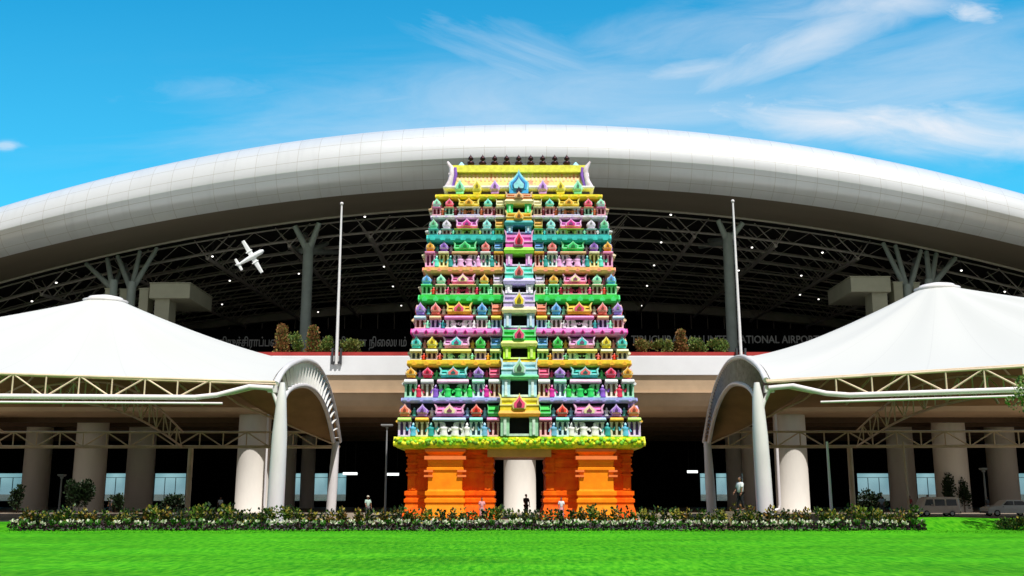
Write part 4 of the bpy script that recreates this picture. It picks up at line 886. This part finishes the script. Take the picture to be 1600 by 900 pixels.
# ================================================================== plants
def leafm(name, c1, c2, rough=.5): return mat(name, c1, rough, .2, 3.5, spec=.3, col2=c2, c2pos=(.38, .62), detail=2)
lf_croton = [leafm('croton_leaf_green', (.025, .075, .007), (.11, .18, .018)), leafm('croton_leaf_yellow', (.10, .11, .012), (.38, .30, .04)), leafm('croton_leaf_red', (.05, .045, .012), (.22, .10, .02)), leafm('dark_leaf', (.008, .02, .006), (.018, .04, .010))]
lf_white = [leafm('variegated_leaf', (.40, .44, .26), (.78, .76, .62)), leafm('purple_leaf', (.02, .008, .014), (.06, .02, .03)), leafm('low_green_leaf', (.03, .12, .01), (.10, .26, .03))]
bark = mat('brown_bark', (.09, .06, .035), .9, .3, 5, .5)
def leaves(b, n, c, r, size, cols, up=.3, narrow=.34, rnd=random):
    for i in range(n):
        while True:
            d = Vector((rnd.uniform(-1, 1), rnd.uniform(-1, 1), rnd.uniform(-1, 1)))
            if .15 < d.length < 1: break
        p = Vector(c)+Vector((d.x*r[0], d.y*r[1], d.z*r[2])); o = (d+Vector((0, 0, up+rnd.uniform(0, .5)))).normalized()
        o = (o+Vector((rnd.uniform(-.5, .5), rnd.uniform(-.5, .5), rnd.uniform(-.3, .4)))).normalized(); sd = o.orthogonal().normalized(); sd.rotate(Quaternion(o, rnd.uniform(0, 6.28)))
        L_ = size*rnd.uniform(.7, 1.3); w = L_*narrow; nrm = o.cross(sd)*L_*.15
        b.mat(rnd.choice(cols)); b.add([p, p+o*L_*.5+sd*w+nrm, p+o*L_, p+o*L_*.5-sd*w+nrm], [(0, 1, 2), (0, 2, 3)])
def shrub_proto(seed, h, w, cols, nl=150, size=.16):
    rnd = random.Random(seed); r_ = thing('hedge_shrub', (0, 0, 0), '', 'shrub'); b = MB()
    for k in range(5):
        a = rnd.uniform(0, 6.28); b.tube((0, 0, 0), (math.cos(a)*w*.4, math.sin(a)*w*.4, h*rnd.uniform(.5, .8)), .015, 5, .007)
    b.build('stem', bark, r_); b = MB()
    for k in range(7): 
        c = (rnd.uniform(-w, w)*.5, rnd.uniform(-.2, .2), h*rnd.uniform(.35, .85)); leaves(b, nl//7, c, (w*.42, w*.4, h*.24), size, cols, .5, .36, rnd)
    b.build('foliage', lf_croton, r_); return r_
protos = [shrub_proto(10+i, h, .42, cols+[3]) for i, (h, cols) in enumerate([(1.06, [0, 0, 1, 3]), (1.0, [0, 1, 2, 3]), (1.12, [0, 0, 3, 1]), (1.02, [1, 2, 2, 3]), (.95, [0, 3, 3, 1]), (1.15, [0, 1, 1, 0])])]
used = set(); n_h = 76
GRP = {0: ('green leaved croton shrub in the long hedge row at the lawn edge', 'green croton shrubs of the hedge'), 1: ('mixed green, yellow and reddish croton shrub in the long hedge', 'mixed croton shrubs of the hedge'),
       2: ('tall green croton shrub rising in the hedge row', 'tall green croton shrubs of the hedge'), 3: ('reddish yellow croton shrub in the long hedge row', 'reddish croton shrubs of the hedge'),
       4: ('low dark green croton shrub in the long hedge row', 'dark low croton shrubs of the hedge'), 5: ('yellow-green croton shrub standing tallest in the hedge row', 'yellow-green croton shrubs of the hedge')}
for i in range(n_h):
    k = random.randrange(6); o = protos[k] if k not in used else copy_tree(protos[k]); used.add(k)
    x = HX0+.3+(HX1-HX0-.6)*i/(n_h-1)+random.uniform(-.1, .1); o.location = (x, HY+.55+random.uniform(-.2, .25), .02); o.rotation_euler = (0, 0, random.uniform(0, 6.28)); s = random.uniform(.9, 1.12)*.98; s *= 1.1; o.scale = (s*1.08, s*1.08, s)
    o['label'], o['group'] = GRP[k]
for k in range(6):
    if k not in used: protos[k].location = (HX0+5+k, HY+.6, 0); protos[k]['label'], protos[k]['group'] = GRP[k]
def low_proto(seed, white):
    rnd = random.Random(seed); r_ = thing('border_plant', (0, 0, 0), '', 'plant'); b = MB()
    leaves(b, 60, (0, 0, .2), (.24, .2, .2), .16, [1, 1, 1, 2], .3, .4, rnd); b.build('dark_leaves', lf_white, r_); b = MB()
    leaves(b, 16, (0, -.05, .42), (.10, .10, .09), .18, [0] if white else [2, 2, 2, 0], .6, .42, rnd); b.build('pale_leaves', lf_white, r_); return r_
lp = [low_proto(30, True), low_proto(31, True), low_proto(32, False), low_proto(33, False)]; u2 = set(); n_l = 98
for i in range(n_l):
    f = i/(n_l-1); wh = random.random() < (.10+.65*min(1, max(0, (f-.22)/.25))); k = (0 if wh else 2)+random.randrange(2); o = lp[k] if k not in u2 else copy_tree(lp[k]); u2.add(k)
    o.location = (HX0+.2+(HX1-HX0-.4)*f, HY-.35+random.uniform(-.06, .06), .03); o.rotation_euler = (0, 0, random.uniform(0, 6.28)); s = random.uniform(.88, 1.1); o.scale = (s, s, s)
    o['label'] = 'low border plant with whitish variegated top leaves along the hedge foot' if wh else 'low border plant with green top leaves along the hedge foot'; o['group'] = 'white topped border plants' if wh else 'green topped border plants'
# deck planters
pot_m = mat('terracotta_trough', (.38, .10, .05), .7, .2, 1)
lf_deck = [leafm('deck_leaf_green', (.05, .12, .02), (.18, .26, .05)), leafm('deck_leaf_brown', (.22, .10, .035), (.38, .19, .07)), leafm('deck_leaf_olive', (.10, .12, .02), (.26, .24, .06))]
def deck_plant(px, yt, w, col, shape, label):
    Y = DY+1.1; x = ax(px, Y, 540); zb4 = ZF; zt = az(yt+(3 if px > 900 else 1), Y); t = thing('potted_plant', (x, Y, zb4), label, 'plant'); W_ = w/F*Y/2; zr = zp1+.35
    b = MB(); b.ring(x-W_*.85, x+W_*.85, Y-.4, Y+.4, [(-.05, zb4), (0, zr-.1), (.05, zr-.08), (.05, zr)]); b.build('trough', pot_m, t)
    b = MB(); b.tube((x, Y, zr-.1), (x, Y, zt-.3), .06, 6); b.build('stem', bark, t)
    b = MB(); h = zt-zr
    if shape == 'cone':
        for k in range(7): f = k/6; leaves(b, 150, (x, Y, zr+h*(.08+.82*f)), (W_*(1-.45*f), .7, h*.12), .22, col, .3, .5)
    else:
        for k in range(9): leaves(b, 75, (x+random.uniform(-.7, .7)*W_, Y+random.uniform(-.3, .3), zr+h*random.uniform(.1, .75)), (W_*.5, .4, h*.25), .26, col, .5, .3)
    b.build('foliage', lf_deck, t)
deck_plant(440, 507, 26, [1, 1, 2], 'cone', 'tall clipped russet bush at the left end of the left deck planters')
deck_plant(462, 517, 24, [0, 0, 2], 'palm', 'dark green plant between the two tall russet bushes')
deck_plant(489, 509, 26, [1, 1, 0], 'cone', 'tall clipped russet bush in front of the left roof column')
deck_plant(508, 524, 26, [0, 0, 2], 'palm', 'green spreading plant just left of the left flagpole')
deck_plant(547, 527, 34, [2, 0, 2], 'palm', 'low olive green plant just right of the left flagpole')
deck_plant(1010, 526, 32, [2, 2, 1], 'palm', 'olive brown plant nearest the tower on the right deck')
deck_plant(1036, 528, 30, [0, 2, 2], 'palm', 'low olive plant second from the tower on the right deck')
deck_plant(1064, 513, 22, [1, 1, 2], 'cone', 'russet bush rising above the green plants on the right deck')
deck_plant(1090, 524, 28, [0, 0, 2], 'palm', 'green plant just right of the russet bush on the right deck')
deck_plant(1122, 525, 32, [0, 0, 2], 'palm', 'green plant at the foot of the right roof column')
# shrub and young tree at the right edge, dark clipped bushes in the shade
def bush(px, py, Y, w, h, cols, label, mats=lf_croton, n=700, size=.14, name='bush'):
    x = ax(px, Y, py); t = thing(name, (x, Y, 0.04), label, 'bush'); b = MB(); b.tube((x, Y, 0), (x, Y, h*.5), .05, 6); b.build('stem', bark, t); b = MB()
    for k in range(10): leaves(b, n//10, (x+random.uniform(-.6, .6)*w/2, Y+random.uniform(-.4, .4)*w/2, h*random.uniform(.3, .75)), (w*.22, w*.22, h*.24), size, cols, .3, .4)
    b.build('foliage', mats, t)
bush(1585, 815, 58, 2.4, .75, [0, 0, 3, 1], 'low green bush on the lawn at the far right edge')
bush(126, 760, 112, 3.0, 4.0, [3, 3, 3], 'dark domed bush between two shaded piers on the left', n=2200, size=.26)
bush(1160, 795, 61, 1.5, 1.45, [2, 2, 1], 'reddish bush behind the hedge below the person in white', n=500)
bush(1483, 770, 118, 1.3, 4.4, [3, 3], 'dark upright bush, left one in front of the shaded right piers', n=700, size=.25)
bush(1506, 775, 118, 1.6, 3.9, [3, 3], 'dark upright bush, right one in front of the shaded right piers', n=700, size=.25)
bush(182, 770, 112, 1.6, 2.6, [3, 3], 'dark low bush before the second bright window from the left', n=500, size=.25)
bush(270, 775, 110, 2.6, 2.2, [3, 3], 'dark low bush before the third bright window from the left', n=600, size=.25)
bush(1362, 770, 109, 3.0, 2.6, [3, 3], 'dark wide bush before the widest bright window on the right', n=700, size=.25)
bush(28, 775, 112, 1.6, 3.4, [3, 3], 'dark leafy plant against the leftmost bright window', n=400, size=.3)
tx = ax(1660, 55, 600); t = thing('young_tree', (tx, 55, 0), 'leafy green branches of a tree reaching in at the right edge', 'tree'); b = MB()
b.path([(tx, 55, 0), (tx+.1, 55, 3), (tx-.1, 55, 6), (tx, 55.1, 9)], .2, 8, [.22, .17, .12, .05])
for k in range(9): a = k*2.4; b.tube((tx, 55, 3.5+k*.5), (tx+math.cos(a)*2.0, 55+math.sin(a)*1.8, 5.2+k*.5), .06, 6, .02)
b.build('trunk', bark, t); b = MB()
for k in range(26):
    a = random.uniform(0, 6.28); rr = random.uniform(.6, 2.2); leaves(b, 90, (tx+math.cos(a)*rr, 55+math.sin(a)*rr, random.uniform(5.0, 9.3)), (.6, .6, .45), .2, [0, 0, 2], .2, .4)
b.build('crown', lf_deck[:1]+[lf_croton[3]]+lf_deck[:1], t)
# ================================================================== people
def skinmesh(name, verts, edges, radii, m, parent, sub=1, extra=None, xr=1.0):
    me = bpy.data.meshes.new(name); me.from_pydata(verts, edges, []); o = bpy.data.objects.new(name, me); COL.objects.link(o)
    md = o.modifiers.new('s', 'SKIN'); sv = me.skin_vertices[0].data if me.skin_vertices else None
    if sv is None:
        bm = bmesh.new(); bm.from_mesh(me); bm.verts.layers.skin.verify(); bm.to_mesh(me); bm.free(); sv = me.skin_vertices[0].data
    for i, r in enumerate(radii): sv[i].radius = (r*xr, r) if not isinstance(r, tuple) else r; sv[i].use_root = (i == 0)
    md.use_smooth_shade = True; s2 = o.modifiers.new('b', 'SUBSURF'); s2.levels = sub; s2.render_levels = sub
    bpy.context.view_layer.update(); mm = bpy.data.meshes.new_from_object(o.evaluated_get(bpy.context.evaluated_depsgraph_get())); bpy.data.objects.remove(o)
    b = MB(); b.add([v.co for v in mm.vertices], [tuple(p.vertices) for p in mm.polygons], True); bpy.data.meshes.remove(mm)
    if extra: extra(b)
    return b.build(name, m, parent)
skins = mat('brown_skin', (.24, .11, .06), .5, .1, 8); hairm = mat('black_hair', (.012, .010, .009), .5, .2, 20)
def cloth(nm, c): return mat(nm, c, .85, .15, 8, .3)
def person(px, Y, rot, h, shirt, trous, label, walk=.0, arm=(0, 0), zb=0.0, cap=None, skirt=False, loose=1.0):
    k = h/1.75; x = ax(px, Y, 775); t = thing('person', (0, 0, 0), label, 'person')
    hip = .92*k; sh = 1.44*k; st = walk
    def P(a, b_, c): return (a*k, b_*k, c*k)
    footL, footR = P(-.10, -.30*st, .05), P(.10, .30*st, .05); kneeL, kneeR = P(-.10, -.16*st-.03, .50), P(.10, .10*st-.03, .50)
    aL, aR = arm
    elL, elR = P(-.24, -.05+.1*st-.12*aL, 1.16), P(.24, -.05-.1*st-.12*aR, 1.16); haL, haR = P(-.25, -.12-.3*aL, .90+.35*aL), P(.25, -.12-.3*aR, .90+.35*aR)
    V = [P(0, 0, .95), P(0, 0, 1.15), P(0, 0, 1.36), P(0, .0, 1.50), P(0, -.01, 1.56), P(-.10, 0, .90), kneeL, (footL[0], footL[1]+.02, .09*k), (footL[0], footL[1]-.17*k, .035*k), P(.10, 0, .90), kneeR, (footR[0], footR[1]+.02, .09*k), (footR[0], footR[1]-.17*k, .035*k),
         P(-.18, 0, 1.42), elL, haL, P(.18, 0, 1.42), elR, haR]
    Ed = [(0, 1), (1, 2), (2, 3), (3, 4), (0, 5), (5, 6), (6, 7), (7, 8), (0, 9), (9, 10), (10, 11), (11, 12), (2, 13), (13, 14), (14, 15), (2, 16), (16, 17), (17, 18)]
    Rr = [.12, .11, .12, .055, .05, .085, .058, .042, .035, .085, .058, .042, .035, .055, .042, .028, .055, .042, .028]; Rr = [r*k for r in Rr]
    def ex(b):
        c = Vector(P(0, -.02, 1.655)); b.ell(c, .078*k, .095*k, .118*k, 14, 10); b.ell(c+Vector(P(0, -.095, -.015)), .014*k, .02*k, .024*k, 6, 4)
        for s in (-1, 1): b.ell(c+Vector(P(s*.08, .01, 0)), .012*k, .022*k, .032*k, 6, 4); b.ell(c+Vector(P(s*.03, -.082, .015)), .011*k, .01*k, .008*k, 6, 4)
        b.ell(c+Vector(P(0, -.085, -.055)), .026*k, .01*k, .008*k, 6, 4)
        for hnd, s, a in ((haL, -1, aL), (haR, 1, aR)):
            H = Vector(hnd); dn = Vector((0, -.35-.6*a, -1+.8*a)).normalized(); b.path([H, H+dn*.05*k, H+dn*.09*k], 1, 8, [.03*k, .042*k, .036*k])
            for j, L_ in enumerate((.06, .075, .08, .072)):
                q = H+dn*.085*k+Vector((0, (j-1.5)*.02*k, 0)); b.path([q, q+dn*L_*.5*k, q+dn*L_*k+Vector((-s*.012*k, 0, 0))], 1, 5, [.009*k, .0085*k, .006*k])
            q = H+dn*.03*k+Vector((0, -.03*k, 0)); b.path([q, q+Vector((0, -.03*k, -.02*k)), q+Vector((-s*.01*k, -.04*k, -.055*k))], 1, 5, [.012*k, .010*k, .007*k])
    skinmesh('body', V, Ed, Rr, skins, t, 1, ex)
    sv = [P(0, 0, .90), P(0, 0, 1.12), P(0, 0, 1.34), P(0, 0, 1.47), P(-.185, 0, 1.42), tuple(Vector(P(-.185, 0, 1.42)).lerp(Vector(elL), .9)), P(.185, 0, 1.42), tuple(Vector(P(.185, 0, 1.42)).lerp(Vector(elR), .9))]
    skinmesh('shirt', sv, [(0, 1), (1, 2), (2, 3), (2, 4), (4, 5), (2, 6), (6, 7)], [r*k*loose for r in (.165, .150, .16, .075, .085, .072, .085, .072)], shirt, t, 1)
    if skirt:
        b = MB(); b.lathe([(.15*k, .98*k), (.19*k, .85*k), (.20*k, .5*k), (.24*k, .10*k), (.23*k, .10*k)], (0, 0, 0), 14, None, True, 0, 1, .85); b.build('long_skirt', trous, t)
    else:
        tv = [P(0, 0, .97), P(-.10, 0, .88), kneeL, (footL[0], footL[1]+.02, .13*k), P(.10, 0, .88), kneeR, (footR[0], footR[1]+.02, .13*k)]
        skinmesh('trousers', tv, [(0, 1), (1, 2), (2, 3), (0, 4), (4, 5), (5, 6)], [r*k for r in (.135, .105, .08, .062, .105, .08, .062)], trous, t, 1)
    b = MB(); c = Vector(P(0, .0, 1.68)); b.ell(c+Vector(P(0, .012, .012)), .088*k, .100*k, .105*k, 14, 8)
    if cap: b.mat(1).lathe([(.095*k, .02*k), (.10*k, .05*k), (.085*k, .10*k), (.03*k, .13*k)], c, 12); b.prism([(-.07*k, 1.70*k), (.07*k, 1.70*k), (.07*k, 1.712*k), (-.07*k, 1.712*k)], -.19*k, -.06*k)
    b.build('cap_and_hair' if cap else 'hair', [hairm, cap or hairm], t)
    b = MB()
    for f in (footL, footR): b.ell((f[0], f[1]-.06*k, .045*k), .05*k, .135*k, .045*k, 10, 6)
    b.build('shoes', steel_dark, t)
    t.location = (x, Y, zb); t.rotation_euler = (0, 0, rot); return t
blk, wht, lgrn, pnk, navyc = cloth('black_cloth', (.012, .012, .014)), cloth('white_cloth', (.72, .73, .75)), cloth('pale_green_cloth', (.42, .58, .50)), cloth('pink_cloth', (.72, .32, .34)), cloth('dark_blue_cloth', (.02, .03, .07))
redc, lblue, greyc = cloth('red_cloth', (.38, .05, .05)), cloth('light_blue_cloth', (.35, .48, .58)), cloth('grey_cloth', (.10, .10, .11))
person(822, 86.5, .5, 1.84, blk, blk, 'person in black standing before the white pier in the gateway', .3, (.5, 0), .12)
person(575, 84, .6, 1.78, lgrn, greyc, 'person in pale green shirt and light cap left of the tower', .2, (.3, 0), 0.05, cap=cloth('beige_cap', (.6, .55, .45)))
person(753, 80, .2, 1.60, pnk, pnk, 'person in pink clothes before the left orange leg of the tower', .1, zb=.1, skirt=True)
person(877, 80, -.3, 1.62, wht, pnk, 'person in white top and pink skirt before the right orange leg', .1, zb=.1, skirt=True)
# the person in white stands on a low planted mound behind the hedge
pw = person(1157, 60.5, -1.1, 1.9, wht, blk, 'person in loose white shirt and dark trousers beside the right canopy column', .35, (.25, .1), 1.05, loose=1.12)
b = MB(); pxw = ax(1157, 60.5, 775)
b.lathe([(2.6, 0), (2.3, .55), (1.7, .92), (.8, 1.03), (.02, 1.05)], (pxw, 61.2, -.02), 24); tag(b.build('earth_mound', mat('mound_earth', (.10, .075, .04), .9, .3, 2, .5)), kind='structure')
person(182, 116, .3, 1.75, blk, blk, 'person in dark clothes, right one of the pair at the second left window', .2)
person(174, 114, -.4, 1.62, greyc, blk, 'shorter person in grey, left one of the pair at the second left window', .1)
person(262, 112, .3, 1.7, pnk, blk, 'person in a pink top at the left side of the third left window', .2)
person(281, 113, -.4, 1.75, blk, blk, 'person in black at the right side of the third left window', .3)
person(345, 108, 0, 1.65, wht, blk, 'person in a white shirt in the dark left of the white pier', .1)
person(1363, 110, .3, 1.7, blk, blk, 'person in black in front of the left part of the wide right window', .2)
person(1377, 106, -.6, 1.78, lblue, greyc, 'person in light blue leaning before the wide right window', .4, (.6, .2))
person(1421, 104, .4, 1.8, redc, blk, 'person in a red shirt before a shaded pier on the right', .2)
person(1449, 100, -.3, 1.9, blk, blk, 'person in black before the bright window above the van', .1, (.4, .4))
person(1541, 98, .5, 1.75, greyc, wht, 'person in grey top and white trousers near the silver car', .2)
# ================================================================== vehicles
carglass = mat('dark_car_glass', (.02, .025, .03), .08, .1, spec=.6); chrome = mat('wheel_rim', (.4, .4, .42), .3, .1, metal=.8); lampw = mat('headlight_lens', (.7, .7, .68), .1, .05); lampr = mat('tail_lamp', (.45, .02, .015), .25, .05)
def vehicle(name, label, cat, x, Y, L_, H, Wd, prof, wins, paint, rot=0, wheels=(.18, .80), wr=.31):
    """side profile (0..1 along, 0..1 up), front to the left"""
    t = thing(name, (0, 0, 0), label, cat); b = MB(); pp = [((u-.5)*L_, v*H) for u, v in prof]; n = len(pp)
    ys = [-.5, -.46, .46, .5]; vs = []
    for j, yv in enumerate(ys):
        sc = .965 if j in (0, 3) else 1.0
        for X_, Z_ in pp:
            tumble = 1-.16*max(0, (Z_/H-.5)/.5); vs.append((X_*sc, yv*Wd*tumble, .25+(Z_-.25)*(.985 if j in (0, 3) else 1)))
    b.add(vs, [(j*n+i, j*n+(i+1) % n, (j+1)*n+(i+1) % n, (j+1)*n+i) for j in range(3) for i in range(n)], False); b.add(vs[:n], [tuple(reversed(range(n)))]); b.add(vs[-n:], [tuple(range(n))])
    b.build('body', paint, t)
    for s in (-1, 1):
        for w in wins:
            pts = [((u-.5)*L_, v*H) for u, v in w]; b = MB(); m_ = len(pts)
            f = lambda X_, Z_, o: (X_, s*(.5*Wd*(1-.16*max(0, (Z_/H-.5)/.5))+o), Z_)
            vv = [f(X_, Z_, .012) for X_, Z_ in pts]+[f(X_, Z_, -.05) for X_, Z_ in pts]; o_ = tuple(range(m_)); b.add(vv, [o_ if s < 0 else tuple(reversed(o_))]+[(i, (i+1) % m_, m_+(i+1) % m_, m_+i) for i in range(m_)]); b.build('side_window', carglass, t)
        for wx in wheels:
            X_ = (wx-.5)*L_; b = MB(); M = Matrix.Translation((X_, s*(Wd/2-.1), wr)) @ Matrix.Rotation(math.pi/2, 4, 'X')
            b.lathe([(wr*.5, -.1), (wr*.93, -.1), (wr, -.06), (wr, .06), (wr*.93, .1), (wr*.5, .1)], (0, 0, 0), 20, M); wo_ = b.build('wheel', rubber, t)
            b = MB(); b.lathe([(wr*.6, -.112), (wr*.55, -.10), (wr*.1, -.115)], (0, 0, 0), 14, M); b.lathe([(wr*.6, .112), (wr*.55, .10), (wr*.1, .115)], (0, 0, 0), 14, M); b.build('rim', chrome, wo_)
        b = MB(); b.ell((-.5*L_+.05, s*Wd*.36, H*.42), .08, .14, .09, 10, 6); b.build('headlight', lampw, t); b = MB(); b.box(.5*L_-.08, .5*L_+.015, s*Wd*.40-.06, s*Wd*.40+.06, H*.4, H*.6); b.build('tail_light', lampr, t)
        b = MB(); b.ell((-.19*L_, s*(Wd/2+.08), H*.60), .05, .09, .07, 8, 6); b.build('mirror', paint, t)
    b = MB(); b.box(-.5*L_-.06, -.5*L_+.1, -Wd*.47, Wd*.47, .28, .46); b.box(.5*L_-.1, .5*L_+.06, -Wd*.47, Wd*.47, .28, .46); b.build('bumper', steel_dark, t)
    t.location = (x, Y, 0.0); t.rotation_euler = (0, 0, rot)
vanp = mat('pinkish_white_paint', (.85, .74, .68), .3, .08, 2); carp = mat('silver_paint', (.66, .69, .71), .3, .06, 2)
vehicle('van', 'small pale minivan with three side windows at the right end of the hedge', 'van', ax(1463, 96, 795), 96.0, 3.75, 1.74, 1.55,
        [(0, .18), (.0, .42), (.04, .50), (.15, .93), (.24, 1.0), (.92, 1.0), (.985, .93), (1.0, .5), (1.0, .18)],
        [[(.14, .56), (.36, .56), (.36, .88), (.20, .88)], [(.40, .56), (.64, .56), (.64, .88), (.40, .88)], [(.68, .56), (.93, .56), (.92, .88), (.68, .88)]], vanp, wr=.28)
vehicle('car', 'silver sedan parked at the far right edge beyond the lawn', 'car', ax(1580, 96, 795), 96.5, 4.6, 1.48, 1.75,
        [(0, .2), (.0, .48), (.06, .58), (.26, .66), (.38, .95), (.46, 1.0), (.66, 1.0), (.74, .95), (.88, .70), (.98, .66), (1.0, .5), (1.0, .2)],
        [[(.31, .68), (.52, .68), (.52, .93), (.40, .93)], [(.54, .68), (.74, .68), (.80, .70), (.71, .93), (.54, .93)]], carp)
# ================================================================== lamp posts and small lit strips
def lamp_post(px, yt, Y, label, w=18):
    x = ax(px, Y, 740); zt = az(yt, Y); t = thing('lamp_post', (x, Y, 0), label, 'lamp post'); b = MB(); b.tube((x, Y, 0), (x, Y, zt-.25), .10, 10, .07); b.mat(0).lathe([(.22, 0), (.22, .1), (.12, .14)], (x, Y, 0), 12); b.build('post', mat('post_grey', (.30, .30, .31), .5, .1), t)
    W_ = w/2/F*Y; b = MB(); b.ring(x-W_, x+W_, Y-.3, Y+.3, [(-.1, zt-.22), (0, zt-.12), (0, zt)]); b.box(x-.12, x+.12, Y-.12, Y+.12, zt-.4, zt-.22); b.build('lamp_head', mat('lamp_head_grey', (.35, .35, .36), .5, .1), t)
lamp_post(603, 663, 99, 'grey lamp post with flat head just left of the tower')
lamp_post(97, 741, 100, 'short lamp post in the shade between the two leftmost piers', 10)
lamp_post(1537, 731, 98, 'short whitish lamp post between the rightmost piers', 10)
tube_m = mat('tube_light_glow', (.95, 1, .98), .4, 0, emit=1.6)
for px, py, w, lab in ((547, 742, 22, 'short lit strip light just right of the left canopy'), (614, 743, 18, 'short lit strip light just left of the tower'), (1082, 739, 16, 'short lit strip light just left of the right canopy')):
    Y = 150; p = at(px, py, Y); t = thing('strip_light', p, lab, 'light'); b = MB(); q = w/2/F*Y; b.box(p.x-q, p.x+q, Y-.1, Y+.1, p.z, p.z+.35); b.build('diffuser', tube_m, t); b = MB()
    for s in (-1, 1): b.tube((p.x+s*q*.7, Y, p.z+.36), (p.x+s*q*.7, Y, ZS-.02), .03, 4)
    b.box(p.x-q, p.x+q, Y-.12, Y+.12, p.z+.353, p.z+.45); b.build('housing', steel_dark, t)
